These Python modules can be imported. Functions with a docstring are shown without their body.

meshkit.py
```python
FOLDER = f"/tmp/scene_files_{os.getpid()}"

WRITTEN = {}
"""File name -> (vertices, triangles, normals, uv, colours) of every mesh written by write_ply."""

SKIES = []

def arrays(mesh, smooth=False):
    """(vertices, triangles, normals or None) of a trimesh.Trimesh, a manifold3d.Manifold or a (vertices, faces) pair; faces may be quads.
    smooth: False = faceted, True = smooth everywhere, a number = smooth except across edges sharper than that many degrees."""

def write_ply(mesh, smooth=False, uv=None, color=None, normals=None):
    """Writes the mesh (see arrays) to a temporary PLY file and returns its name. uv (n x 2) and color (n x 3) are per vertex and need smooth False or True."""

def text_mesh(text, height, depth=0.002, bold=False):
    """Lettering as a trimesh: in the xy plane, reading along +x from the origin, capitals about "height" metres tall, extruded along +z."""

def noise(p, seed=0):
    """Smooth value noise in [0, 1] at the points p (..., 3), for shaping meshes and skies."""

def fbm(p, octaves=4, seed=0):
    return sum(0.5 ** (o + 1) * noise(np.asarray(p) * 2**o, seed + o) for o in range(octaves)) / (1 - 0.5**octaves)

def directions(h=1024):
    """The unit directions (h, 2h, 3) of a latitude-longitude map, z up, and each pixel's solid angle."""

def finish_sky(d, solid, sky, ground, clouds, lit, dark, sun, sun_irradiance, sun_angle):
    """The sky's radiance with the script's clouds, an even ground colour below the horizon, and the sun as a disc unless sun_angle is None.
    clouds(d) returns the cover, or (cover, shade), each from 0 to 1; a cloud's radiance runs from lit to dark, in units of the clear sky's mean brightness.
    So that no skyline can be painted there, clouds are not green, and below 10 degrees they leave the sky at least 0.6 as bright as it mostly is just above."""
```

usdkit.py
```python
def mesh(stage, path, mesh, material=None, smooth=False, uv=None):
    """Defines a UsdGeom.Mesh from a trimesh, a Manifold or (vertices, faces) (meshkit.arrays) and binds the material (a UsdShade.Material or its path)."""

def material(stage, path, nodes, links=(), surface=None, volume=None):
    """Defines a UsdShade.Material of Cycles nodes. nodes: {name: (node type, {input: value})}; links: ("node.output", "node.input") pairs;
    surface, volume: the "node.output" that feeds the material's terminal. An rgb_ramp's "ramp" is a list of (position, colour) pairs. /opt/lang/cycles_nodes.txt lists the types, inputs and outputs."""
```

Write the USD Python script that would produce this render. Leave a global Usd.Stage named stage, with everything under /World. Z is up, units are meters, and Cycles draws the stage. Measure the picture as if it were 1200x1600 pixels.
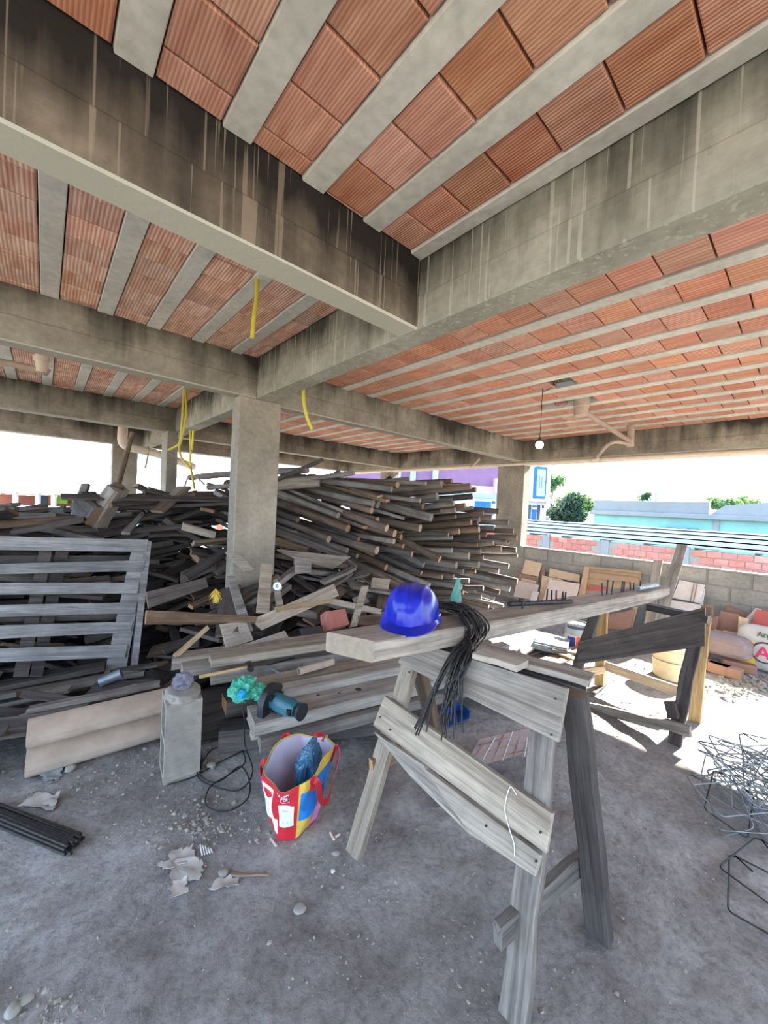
import math, random
import numpy as np
import trimesh
import usdkit, meshkit
from pxr import Usd, UsdGeom, UsdLux, UsdShade, Gf, Sdf
from shapely.geometry import Polygon, Point, box as sbox
from shapely import affinity
import manifold3d as m3

stage = Usd.Stage.CreateInMemory()
UsdGeom.SetStageUpAxis(stage, 'Z')
UsdGeom.Xform.Define(stage, '/World')
rnd = random.Random(7)
nrs = np.random.RandomState(11)

# ---------------------------------------------------------------- camera
FPX, YAW, PIT, ROL, CAMH = 597.85, 0.84398, -0.015875, 0.049057, 1.4
def cam_axes():
    f = np.array([math.cos(YAW)*math.cos(PIT), math.sin(YAW)*math.cos(PIT), math.sin(PIT)])
    r = np.cross(f, [0, 0, 1]); r /= np.linalg.norm(r); u = np.cross(r, f)
    return math.cos(ROL)*r+math.sin(ROL)*u, -math.sin(ROL)*r+math.cos(ROL)*u, f
CR, CU, CF = cam_axes()
EYE = np.array([0, 0, CAMH])
cam = UsdGeom.Camera.Define(stage, '/World/camera')
cam.CreateHorizontalApertureAttr(36.0); cam.CreateVerticalApertureAttr(48.0)
cam.CreateFocalLengthAttr(36.0*FPX/1200); cam.CreateClippingRangeAttr((0.05, 5000.0))
mm = np.eye(4); mm[0, :3] = CR; mm[1, :3] = CU; mm[2, :3] = -CF; mm[3, :3] = EYE
cam.AddTransformOp().Set(Gf.Matrix4d(mm.tolist()))
cam.CreateExposureAttr(1.9)

# ---------------------------------------------------------------- sky and sun
SUN = np.array([1.0, -0.14, 0.675]); SUN /= np.linalg.norm(SUN)
sun = UsdLux.DistantLight.Define(stage, '/World/sun')
sun.CreateIntensityAttr(3.2); sun.CreateNormalizeAttr(True); sun.CreateAngleAttr(0.55); sun.CreateColorAttr(Gf.Vec3f(1.0, 0.93, 0.82))
zz = SUN; xx = np.cross([0, 0, 1], zz); xx /= np.linalg.norm(xx); yy = np.cross(zz, xx)
sm = np.eye(4); sm[0, :3] = xx; sm[1, :3] = yy; sm[2, :3] = zz
sun.AddTransformOp().Set(Gf.Matrix4d(sm.tolist()))
dome = UsdLux.DomeLight.Define(stage, '/World/sky')

# ---------------------------------------------------------------- helpers: points, prims, tags
def at(px, py, ax, val):
    """the point of the place that the photograph shows at (px, py), on the plane x, y or z = val"""
    d = CR*((px-600)/FPX)-CU*((py-800)/FPX)+CF
    i = 'xyz'.index(ax)
    return EYE+d*((val-EYE[i])/d[i])
def onplane(px, py, p, n):
    d = CR*((px-600)/FPX)-CU*((py-800)/FPX)+CF
    n = np.asarray(n, float)
    return EYE+d*(((np.asarray(p)-EYE)@n)/(d@n))
def project(P):
    c = np.atleast_2d(P)-EYE
    x, y, z = c@CR, -(c@CU), c@CF
    z = np.maximum(z, 1e-4)
    return 600+FPX*x/z, 800+FPX*y/z, z
used = {}
def numbered(parent, name):
    k = (parent, name); n = used.get(k, 0); used[k] = n+1
    return f'{parent}/{name}' if n == 0 else f'{parent}/{name}_{n:03d}'
def tag(o, label=None, cat=None, group=None, kind=None):
    p = o.GetPrim() if hasattr(o, 'GetPrim') else o
    for k, v in (('label', label), ('category', cat), ('group', group), ('kind', kind)):
        if v: p.SetCustomDataByKey(k, v)
    return o
def pathof(parent):
    return '/World' if parent is None else str((parent.GetPrim() if hasattr(parent, 'GetPrim') else parent).GetPath())
def thing(name, label, cat, loc=(0, 0, 0), group=None, kind=None):
    x = UsdGeom.Xform.Define(stage, numbered('/World', name))
    if any(loc): x.AddTranslateOp().Set(Gf.Vec3d(*map(float, loc)))
    x.GetPrim().SetCustomDataByKey('label', label)
    return tag(x, label, cat, group, kind)
def obj(name, mesh, mat, parent=None, M=None, smooth=False, label=None, cat=None, group=None, kind=None):
    m = usdkit.mesh(stage, numbered(pathof(parent), name), mesh, mat, smooth)
    if M is not None: m.AddTransformOp().Set(Gf.Matrix4d(np.asarray(M).T.tolist()))
    return tag(m, label, cat, group, kind)

# ---------------------------------------------------------------- helpers: meshes
def cat(parts):
    vs, fs, n = [], [], 0
    for p in parts:
        v, f, _ = meshkit.arrays(p); vs.append(v); fs.append(f+n); n += len(v)
    return np.vstack(vs), np.vstack(fs)
def bx(x0, x1, y0, y1, z0, z1):
    v = np.array([[x, y, z] for z in (z0, z1) for y in (y0, y1) for x in (x0, x1)], float)
    f = np.array([[0, 2, 3], [0, 3, 1], [4, 5, 7], [4, 7, 6], [0, 1, 5], [0, 5, 4], [2, 6, 7], [2, 7, 3], [0, 4, 6], [0, 6, 2], [1, 3, 7], [1, 7, 5]])
    return v, f
def cbx(x0, x1, y0, y1, z0, z1, c=0.004):
    """box with chamfered edges"""
    P = [[x, y, z] for x in (x0, x1) for y in (y0, y1) for z in (z0, z1)]
    pts = []
    cx, cy, cz = (x0+x1)/2, (y0+y1)/2, (z0+z1)/2
    for x, y, z in P:
        sx, sy, sz = np.sign(cx-x)*c, np.sign(cy-y)*c, np.sign(cz-z)*c
        pts += [[x, y+sy, z+sz], [x+sx, y, z+sz], [x+sx, y+sy, z]]
    return hull(pts)
def hull(pts):
    h = m3.Manifold.hull_points(np.asarray(pts, np.float64)).to_mesh()
    return np.array(h.vert_properties[:, :3], float), np.array(h.tri_verts, int)
def xf(mesh, M):
    v, f, _ = meshkit.arrays(mesh)
    M = np.asarray(M)
    return v@M[:3, :3].T+M[:3, 3], f
def frame(p0, p1, up=(0, 0, 1), roll=0.0, mid=True):
    """matrix whose x runs from p0 to p1, z near up"""
    p0, p1 = np.asarray(p0, float), np.asarray(p1, float)
    d = p1-p0; L = np.linalg.norm(d); d /= L
    up = np.asarray(up, float)
    if abs(d@up)/np.linalg.norm(up) > 0.98: up = np.array([1.0, 0.2, 0])
    s = np.cross(up, d); s /= np.linalg.norm(s); n = np.cross(d, s)
    s, n = math.cos(roll)*s+math.sin(roll)*n, -math.sin(roll)*s+math.cos(roll)*n
    M = np.eye(4); M[:3, 0] = d; M[:3, 1] = s; M[:3, 2] = n; M[:3, 3] = (p0+p1)/2 if mid else p0
    return M, L
def loft(rings, caps=True):
    """rings: list of (n,3) loops"""
    n = len(rings[0]); v = np.vstack(rings); f = []
    for i in range(len(rings)-1):
        for j in range(n):
            a, b = i*n+j, i*n+(j+1) % n
            f += [[a, b, b+n], [a, b+n, a+n]]
    if caps:
        for i, s in ((0, 1), (len(rings)-1, -1)):
            c = len(v); v = np.vstack([v, rings[i].mean(0)])
            for j in range(n):
                a, b = i*n+j, i*n+(j+1) % n
                f.append([c, b, a] if s == 1 else [c, a, b])
    return v, np.array(f)
def board_mesh(L, w, t, r, n=4, ch=0.003, bow=0.0, rough=0.002, taper=0.0):
    """a plank along x with chamfered long edges, slight bow and uneven ends"""
    ch = min(ch, t*0.3)
    ring = np.array([[-w/2+ch, -t/2], [w/2-ch, -t/2], [w/2, -t/2+ch], [w/2, t/2-ch], [w/2-ch, t/2], [-w/2+ch, t/2], [-w/2, t/2-ch], [-w/2, -t/2+ch]])
    out = []; tw = r.uniform(-1, 1)*0.04
    sk0, sk1 = r.uniform(-.12, .12)*w, r.uniform(-.12, .12)*w
    for k in range(n+1):
        u = k/n
        q = ring*np.array([1-taper*u, 1.0]); a = tw*(u-.5)
        q = np.stack([q[:, 0]*math.cos(a)-q[:, 1]*math.sin(a), q[:, 0]*math.sin(a)+q[:, 1]*math.cos(a)], 1)
        q = q+np.array([r.gauss(0, rough), bow*(1-(2*u-1)**2)+r.gauss(0, rough*.4)])
        x = (u-.5)*L+np.zeros(8)
        if k == 0: x = x+sk0*ring[:, 0]/w+np.array([r.uniform(-1, 1)*.004 for _ in range(8)])
        if k == n: x = x+sk1*ring[:, 0]/w+np.array([r.uniform(-1, 1)*.004 for _ in range(8)])
        out.append(np.column_stack([x, q]))
    return loft(out)
def pole_mesh(L, d, r, n=5, k=9, bend=0.02):
    a = np.arange(k)*2*math.pi/k
    out = []; bx_, by_ = r.uniform(-bend, bend), r.uniform(-bend, bend); tp = r.uniform(.75, .95)
    for i in range(n+1):
        u = i/n; R = d/2*(1-(1-tp)*u)*(1+r.gauss(0, .03))
        q = np.column_stack([(u-.5)*L+np.zeros(k), R*np.cos(a), R*np.sin(a)])
        s = (1-(2*u-1)**2); q[:, 1] += bx_*s; q[:, 2] += by_*s
        out.append(q)
    return loft(out)
def tube(pts, rad, k=8, caps=True, closed=False):
    p = np.asarray(pts, float)
    t = np.gradient(p, axis=0); t /= np.linalg.norm(t, axis=1, keepdims=True)+1e-12
    rings = []; a = np.cross(t[0], [0, 0, 1.0] if abs(t[0, 2]) < .9 else [1.0, 0, 0]); a /= np.linalg.norm(a)
    ang = np.arange(k)*2*math.pi/k
    rad = np.broadcast_to(rad, len(p))
    for i in range(len(p)):
        a = a-t[i]*(a@t[i]); a /= np.linalg.norm(a); b = np.cross(t[i], a)
        rings.append(p[i]+rad[i]*(np.cos(ang)[:, None]*a+np.sin(ang)[:, None]*b))
    return loft(rings, caps)
def smooth_path(pts, n=8):
    """Catmull-Rom through the points"""
    p = np.asarray(pts, float); p = np.vstack([2*p[0]-p[1], p, 2*p[-1]-p[-2]]); out = []
    for i in range(1, len(p)-2):
        for s in np.linspace(0, 1, n, endpoint=False):
            a, b, c, d = p[i-1:i+3]
            out.append(.5*((2*b)+(c-a)*s+(2*a-5*b+4*c-d)*s*s+(3*b-a-3*c+d)*s**3))
    out.append(p[-2]); return np.array(out)
def lathe(profile, k=24):
    a = np.arange(k)*2*math.pi/k
    rings = [np.column_stack([r*np.cos(a), r*np.sin(a), np.full(k, z)]) for r, z in profile]
    return loft(rings, True)
def prism(poly, h, M=None):
    m = trimesh.creation.extrude_polygon(poly, h, engine='earcut'); v, f = np.array(m.vertices), np.array(m.faces)
    return (v, f) if M is None else xf((v, f), M)
def stone(r, size, seed):
    m = trimesh.creation.icosphere(1, size); v = np.array(m.vertices)
    v *= (0.7+0.6*meshkit.noise(v/size*1.3+seed*7.1, seed))[:, None]*np.array([r.uniform(.7, 1.3), r.uniform(.7, 1.3), r.uniform(.45, .8)])
    return v, np.array(m.faces)
def T(x=0, y=0, z=0, rz=0.0, rx=0.0, ry=0.0, s=1.0):
    M = trimesh.transformations.euler_matrix(rx, ry, rz, 'sxyz'); M[:3, :3] *= s; M[:3, 3] = (x, y, z); return M

# ---------------------------------------------------------------- materials
LOOK = {}
def srgb(*c):
    c = np.array(c, float)/255
    return tuple(np.where(c <= .04045, c/12.92, ((c+.055)/1.055)**2.4))
def mat(name, nodes, links, surface='p.BSDF'):
    LOOK[name] = usdkit.material(stage, '/World/Looks/'+name, nodes, links, surface=surface); return LOOK[name]
def plain(name, c, rough=.6, metal=0.0, noise=0.12, scale=9.0, bump=0.0, **kw):
    lo, hi = tuple(x*(1-noise*1.3) for x in c), tuple(min(1, x*(1+noise)) for x in c)
    return mat(name, {'t': ('texture_coordinate', {}), 'n': ('noise_texture', {'scale': scale, 'detail': 5, 'roughness': .6}), 'r': ('rgb_ramp', {'ramp': [(.3, lo), (.7, hi)]}),
                      'oi': ('object_info', {}), 'mr': ('map_range', {'to_min': .86, 'to_max': 1.12}), 'hs': ('hsv', {}),
                      'b': ('bump', {'strength': bump, 'distance': .01}), 'p': ('principled_bsdf', {'roughness': rough, 'metallic': metal, **kw})},
               [('t.object', 'n.vector'), ('n.fac', 'r.fac'), ('oi.random', 'mr.value'), ('mr.result', 'hs.value'), ('r.color', 'hs.color'), ('hs.color', 'p.base_color')] + ([('n.fac', 'b.height'), ('b.normal', 'p.normal')] if bump else []))
def wood(name, light, dark, end=None, rough=.8, var=(.7, 1.25), stain=.5, grain=26, spec=.25):
    """grain along the local x axis; the end grain is told apart by the local normal"""
    end = end or tuple(x*.9 for x in light)
    return mat(name, {
        't': ('texture_coordinate', {}), 'oi': ('object_info', {}), 'off': ('vector_math', {'math_type': 'multiply_add', 'vector2': (1, 1, 1)}), 'sc': ('combine_xyz', {}), 'om': ('math', {'math_type': 'multiply', 'value2': 37.0}),
        'mp': ('mapping', {'scale': (1.3, grain, grain)}), 'n': ('noise_texture', {'scale': 1.0, 'detail': 6, 'roughness': .65, 'distortion': .35}),
        'mp2': ('mapping', {'scale': (7.0, 150, 150)}), 'n2': ('noise_texture', {'scale': 1.0, 'detail': 3}),
        'st': ('noise_texture', {'scale': 5.0, 'detail': 4, 'roughness': .6}),
        'r': ('rgb_ramp', {'ramp': [(.28, dark), (.5, tuple((a*.62+b*.38) for a, b in zip(light, dark))), (.72, light)]}),
        'rs': ('rgb_ramp', {'ramp': [(.38, (.45, .43, .42)), (.6, (1, 1, 1))]}),
        'r2': ('rgb_ramp', {'ramp': [(.35, (.55, .55, .55)), (.6, (1, 1, 1))]}),
        'm1': ('mix', {'mix_type': 'multiply', 'fac': stain}), 'm2': ('mix', {'mix_type': 'multiply', 'fac': .6}),
        'sep': ('separate_xyz', {}), 'ab': ('math', {'math_type': 'absolute'}), 'gt': ('math', {'math_type': 'greater_than', 'value2': .8}),
        'ec': ('mix', {'color1': end, 'color2': tuple(x*.55 for x in end)}), 'en': ('noise_texture', {'scale': 60.0, 'detail': 3}),
        'me': ('mix', {}), 'mr': ('map_range', {'to_min': var[0], 'to_max': var[1]}), 'wn': ('white_noise_texture', {'dimensions': '1D'}), 'ms': ('map_range', {'to_min': .75, 'to_max': 1.25}), 'hs': ('hsv', {}),
        'ad': ('math', {'math_type': 'add'}), 'b': ('bump', {'strength': .55, 'distance': .004}), 'p': ('principled_bsdf', {'roughness': rough, 'specular_ior_level': spec})},
        [('oi.random', 'om.value1'), ('om.value', 'sc.x'), ('om.value', 'sc.y'), ('om.value', 'sc.z'), ('t.object', 'off.vector1'), ('sc.vector', 'off.vector3'),
         ('off.vector', 'mp.vector'), ('mp.vector', 'n.vector'), ('off.vector', 'mp2.vector'), ('mp2.vector', 'n2.vector'), ('off.vector', 'st.vector'), ('t.object', 'en.vector'),
         ('n.fac', 'r.fac'), ('st.fac', 'rs.fac'), ('n2.fac', 'r2.fac'), ('r.color', 'm1.color1'), ('rs.color', 'm1.color2'), ('m1.color', 'm2.color1'), ('r2.color', 'm2.color2'),
         ('t.normal', 'sep.vector'), ('sep.x', 'ab.value1'), ('ab.value', 'gt.value1'), ('en.fac', 'ec.fac'), ('gt.value', 'me.fac'), ('m2.color', 'me.color1'), ('ec.color', 'me.color2'),
         ('oi.random', 'mr.value'), ('oi.random', 'wn.w'), ('wn.value', 'ms.value'), ('mr.result', 'hs.value'), ('ms.result', 'hs.saturation'), ('me.color', 'hs.color'), ('hs.color', 'p.base_color'),
         ('n.fac', 'ad.value1'), ('n2.fac', 'ad.value2'), ('ad.value', 'b.height'), ('b.normal', 'p.normal')])
def concrete(name, light, dark, mould=None, z0=2.2, z1=2.6, streak=0.0, bump=.4, under=None):
    """cast concrete: blotches, form-board lines, pores; mould grows down from z1 in streaks"""
    nodes = {'t': ('texture_coordinate', {}), 'n': ('noise_texture', {'scale': 2.2, 'detail': 8, 'roughness': .62, 'distortion': .3}), 'n2': ('noise_texture', {'scale': 28.0, 'detail': 4}),
             'r': ('rgb_ramp', {'ramp': [(.3, dark), (.52, tuple((a+b)/2 for a, b in zip(light, dark))), (.7, light)]}), 'r2': ('rgb_ramp', {'ramp': [(.3, (.68, .68, .68)), (.62, (1, 1, 1))]}),
             'm': ('mix', {'mix_type': 'multiply', 'fac': .55}), 'v': ('voronoi_texture', {'scale': 34.0}), 'vr': ('rgb_ramp', {'ramp': [(.045, (0, 0, 0)), (.09, (1, 1, 1))]}),
             'mpb': ('mapping', {'scale': (3.0, 3.0, 55.0)}), 'nb': ('noise_texture', {'scale': 1.0, 'detail': 3}),
             'a1': ('math', {'math_type': 'add'}), 'a2': ('math', {'math_type': 'add'}), 'b': ('bump', {'strength': bump, 'distance': .006}), 'p': ('principled_bsdf', {'roughness': .9, 'specular_ior_level': .2})}
    links = [('t.object', 'n.vector'), ('t.object', 'n2.vector'), ('t.object', 'v.vector'), ('t.object', 'mpb.vector'), ('mpb.vector', 'nb.vector'), ('n.fac', 'r.fac'), ('n2.fac', 'r2.fac'), ('r.color', 'm.color1'), ('r2.color', 'm.color2'),
             ('v.distance', 'vr.fac'), ('n2.fac', 'a1.value1'), ('nb.fac', 'a1.value2'), ('a1.value', 'a2.value1'), ('vr.color', 'a2.value2'), ('a2.value', 'b.height'), ('b.normal', 'p.normal')]
    out = 'm.color'
    if mould:
        nodes |= {'sp': ('separate_xyz', {}), 'mz': ('map_range', {'from_min': z0, 'from_max': z1, 'to_min': -.62, 'to_max': .62}), 'mps': ('mapping', {'scale': (9.0, 9.0, .9)}), 'ns': ('noise_texture', {'scale': 1.0, 'detail': 6, 'roughness': .6, 'distortion': .2}),
                  'nm': ('noise_texture', {'scale': 1.7, 'detail': 6}), 'sa': ('math', {'math_type': 'add'}), 'sb': ('math', {'math_type': 'multiply_add', 'value2': 1.5, 'value3': -.75}), 'sc': ('math', {'math_type': 'add'}), 'sr': ('rgb_ramp', {'ramp': [(.16, (0, 0, 0)), (.42, (.5, .5, .5)), (.70, (1, 1, 1))]}),
                  'mm': ('mix', {'color2': mould})}
        links += [('t.object', 'sp.vector'), ('sp.z', 'mz.value'), ('t.object', 'mps.vector'), ('mps.vector', 'ns.vector'), ('t.object', 'nm.vector'), ('ns.fac', 'sa.value1'), ('mz.result', 'sa.value2'), ('nm.fac', 'sb.value1'), ('sa.value', 'sc.value1'), ('sb.value', 'sc.value2'), ('sc.value', 'sr.fac'), ('sr.color', 'mm.fac'), ('m.color', 'mm.color1')]
        out = 'mm.color'
        if streak:   # pale lime runs
            nodes |= {'mpl': ('mapping', {'scale': (46.0, 46.0, .8), 'location': (3.1, 7.7, 0)}), 'nl': ('noise_texture', {'scale': 1.0, 'detail': 2, 'distortion': .25}), 'lr': ('rgb_ramp', {'ramp': [(.60, (0, 0, 0)), (.635, (1, 1, 1))]}), 'lf': ('math', {'math_type': 'multiply', 'value2': streak}),
                      'ml': ('mix', {'color2': tuple(min(1, x*1.25) for x in light)})}
            links += [('t.object', 'mpl.vector'), ('mpl.vector', 'nl.vector'), ('nl.fac', 'lr.fac'), ('lr.color', 'lf.value1'), ('lf.value', 'ml.fac'), ('mm.color', 'ml.color1')]
            out = 'ml.color'
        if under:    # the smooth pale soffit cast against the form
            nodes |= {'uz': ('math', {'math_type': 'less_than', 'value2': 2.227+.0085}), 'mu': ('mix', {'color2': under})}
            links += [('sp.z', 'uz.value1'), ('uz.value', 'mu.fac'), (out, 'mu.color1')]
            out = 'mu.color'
    return mat(name, nodes, links+[(out, 'p.base_color')])
def tile_mat(name, light, dark, groove=1000.0, axis='x', depth=.5):
    """fired clay: fine ribs along y, blotches, a different tone on every tile"""
    return mat(name, {'t': ('texture_coordinate', {}), 'oi': ('object_info', {}), 'w': ('wave_texture', {'scale': groove/20.0, 'bands_direction': axis, 'distortion': .2, 'detail': 1, 'detail_scale': .5}),
                      'om': ('math', {'math_type': 'multiply', 'value2': 91.0}), 'cv': ('combine_xyz', {}), 'va': ('vector_math', {'math_type': 'add'}), 'n': ('noise_texture', {'scale': 9.0, 'detail': 5}), 'mpn': ('mapping', {'scale': (3.0, .5, 1)}),
                      'r': ('rgb_ramp', {'ramp': [(.3, dark), (.7, light)]}), 'wr': ('rgb_ramp', {'ramp': [(.1, (.62, .58, .56)), (.55, (1, 1, 1))]}), 'm': ('mix', {'mix_type': 'multiply', 'fac': .75}),
                      'wn': ('white_noise_texture', {'dimensions': '1D'}), 'mh': ('map_range', {'to_min': .496, 'to_max': .508}), 'mv': ('map_range', {'to_min': .84, 'to_max': 1.12}), 'wn2': ('white_noise_texture', {'dimensions': '1D'}), 'ms': ('map_range', {'to_min': .80, 'to_max': 1.0}), 'ad': ('math', {'math_type': 'add', 'value2': 3.3}), 'hs': ('hsv', {}),
                      'b': ('bump', {'strength': depth, 'distance': .004}), 'p': ('principled_bsdf', {'roughness': .85, 'specular_ior_level': .25})},
               [('oi.random', 'om.value1'), ('om.value', 'cv.x'), ('om.value', 'cv.y'), ('t.object', 'w.vector'), ('t.object', 'va.vector1'), ('cv.vector', 'va.vector2'), ('va.vector', 'mpn.vector'), ('mpn.vector', 'n.vector'), ('n.fac', 'r.fac'), ('w.fac', 'wr.fac'), ('r.color', 'm.color1'), ('wr.color', 'm.color2'),
                ('oi.random', 'mv.value'), ('oi.random', 'wn.w'), ('wn.value', 'mh.value'), ('oi.random', 'ad.value1'), ('ad.value', 'wn2.w'), ('wn2.value', 'ms.value'), ('mh.result', 'hs.hue'), ('mv.result', 'hs.value'), ('ms.result', 'hs.saturation'), ('m.color', 'hs.color'), ('hs.color', 'p.base_color'), ('w.fac', 'b.height'), ('b.normal', 'p.normal')])

mat('sky', {'s': ('sky_texture', {'sky_type': 'multiple_scattering', 'sun_disc': False, 'sun_elevation': math.asin(SUN[2]), 'sun_rotation': math.pi/2+.1, 'aerosol_density': 3.0, 'air_density': 1.0}),
            'm': ('mix', {'fac': .55, 'color2': (8.4, 10.5, 13.6)}), 'b': ('background_shader', {'strength': .1})},
    [('s.color', 'm.color1'), ('m.color', 'b.color')], 'b.background')
UsdShade.MaterialBindingAPI.Apply(dome.GetPrim()).Bind(LOOK['sky'])

concrete('concrete_column', srgb(178, 168, 150), srgb(128, 122, 110), bump=.35)
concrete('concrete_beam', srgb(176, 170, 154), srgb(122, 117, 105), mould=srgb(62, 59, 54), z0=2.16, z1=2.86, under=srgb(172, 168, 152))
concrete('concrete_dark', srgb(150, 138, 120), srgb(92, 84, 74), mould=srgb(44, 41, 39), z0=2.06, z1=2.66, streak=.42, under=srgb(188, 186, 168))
concrete('concrete_pale', srgb(186, 184, 168), srgb(146, 144, 130), mould=srgb(70, 70, 62), z0=2.20, z1=2.76, streak=.4)
concrete('rib_concrete', srgb(226, 224, 212), srgb(190, 188, 177), bump=.25)
concrete('block_concrete', srgb(178, 172, 158), srgb(134, 130, 121), bump=.6)
tile_mat('clay_tile_pale', srgb(244, 200, 176), srgb(206, 142, 114), groove=420.0)
tile_mat('clay_tile', srgb(228, 164, 130), srgb(194, 120, 88), groove=600.0)
tile_mat('clay_tile_wide', srgb(222, 160, 130), srgb(194, 124, 96), groove=250.0, depth=.2)
plain('mortar', srgb(150, 146, 136), .95, bump=.4, scale=30)
plain('slab', srgb(90, 84, 78), .95)
plain('pvc_white', srgb(222, 208, 186), .45, noise=.05)
plain('pvc_beige', srgb(178, 160, 142), .6, noise=.14)
plain('yellow_conduit', srgb(212, 196, 70), .45, noise=.06)
plain('black_rubber', srgb(32, 32, 34), .5)
plain('steel_dark', srgb(62, 60, 58), .45, metal=.7, noise=.3, scale=40)
plain('steel_grey', srgb(128, 134, 138), .4, metal=.6, noise=.2, scale=30)
mat('bulb_glow', {'e': ('emission', {'color': (1, .95, .86), 'strength': 9.0})}, [], 'e.emission')

# ---------------------------------------------------------------- structure: sizes of the frame
ZC, ZB, WX = 2.55, 2.227, 5.75           # underside of tiles, underside of beams, inner face of the right edge beam
YEDGE, XL, YBACK = 7.9, -1.5, -2.2
def beam(m, material, label):
    return obj('concrete_beam', m, material, label=label, cat='concrete beam', kind='structure')
def column(m, label):
    return obj('concrete_column', m, LOOK['concrete_column'], label=label, cat='concrete column', kind='structure')
def cbeam(x0, x1, y0, y1, z0=ZB, z1=ZC+.1, n=24, seed=0):
    """a cast beam: rectangular, the long edges slightly uneven, a form-board step half way up"""
    v, f = [], []
    lx = x1-x0 > y1-y0
    a0, a1 = (x0, x1) if lx else (y0, y1)
    b0, b1 = (y0, y1) if lx else (x0, x1)
    zm = z0+(ZC-z0)*.47
    rings = []
    for k in range(n+1):
        a = a0+(a1-a0)*k/n
        j = [(.0035*(meshkit.noise(np.array([a*3.1, i*9.7, seed]))-.5)*2) for i in range(8)]
        ring = [(b0+.006+j[0], z0+j[1]), (b1-.006+j[2], z0+j[3]), (b1+j[4], z0+.008), (b1+j[4]*.5, zm-.004), (b1-.004, zm+.003), (b1-.004, z1), (b0+.004, z1), (b0+.004, zm+.003), (b0+j[5]*.5, zm-.004), (b0+j[5], z0+.008)]
        rings.append(np.array([(a, b, z) if lx else (b, a, z) for b, z in ring]))
    if not lx: rings = [r[::-1] for r in rings]
    return loft(rings)
AX0, AX1 = 1.274, 1.415                   # cross beam running along y
beam(cbeam(AX0, AX1, YBACK, YEDGE, seed=1), LOOK['concrete_pale'], 'long pale concrete beam running from upper right to the central column')
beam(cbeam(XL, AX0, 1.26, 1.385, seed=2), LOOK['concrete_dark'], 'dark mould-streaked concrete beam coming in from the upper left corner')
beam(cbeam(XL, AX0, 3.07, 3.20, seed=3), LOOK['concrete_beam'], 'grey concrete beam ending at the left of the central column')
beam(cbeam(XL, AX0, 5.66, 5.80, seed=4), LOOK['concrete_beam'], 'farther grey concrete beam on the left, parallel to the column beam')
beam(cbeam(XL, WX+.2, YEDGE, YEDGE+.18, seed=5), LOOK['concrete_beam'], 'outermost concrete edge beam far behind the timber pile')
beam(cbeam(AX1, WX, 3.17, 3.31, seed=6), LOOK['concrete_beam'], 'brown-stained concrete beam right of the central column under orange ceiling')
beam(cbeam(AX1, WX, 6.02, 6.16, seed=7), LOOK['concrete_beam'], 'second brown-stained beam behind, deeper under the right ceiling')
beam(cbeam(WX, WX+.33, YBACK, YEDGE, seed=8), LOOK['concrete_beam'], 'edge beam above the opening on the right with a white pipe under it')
column(cbx(1.141, 1.50, 3.075, 3.225, 0, ZB, .006), 'central concrete column rising out of the timber pile')
column(cbx(1.150, 1.275, 5.50, 5.80, 0, ZB, .006), 'slim concrete column left of and behind the central one')
column(cbx(.84, 1.20, 7.88, 8.06, 0, ZB, .006), 'grey concrete column farthest left, at the open edge')
column(cbx(WX+.005, WX+.2, 3.13, 3.61, 0, ZB, .006), 'broad beige concrete column at the right end of the pile')
column(cbx(WX+.005, WX+.2, 6.25, 6.66, 0, ZB, .006), 'far concrete column half hidden behind the pole pile')
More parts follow.
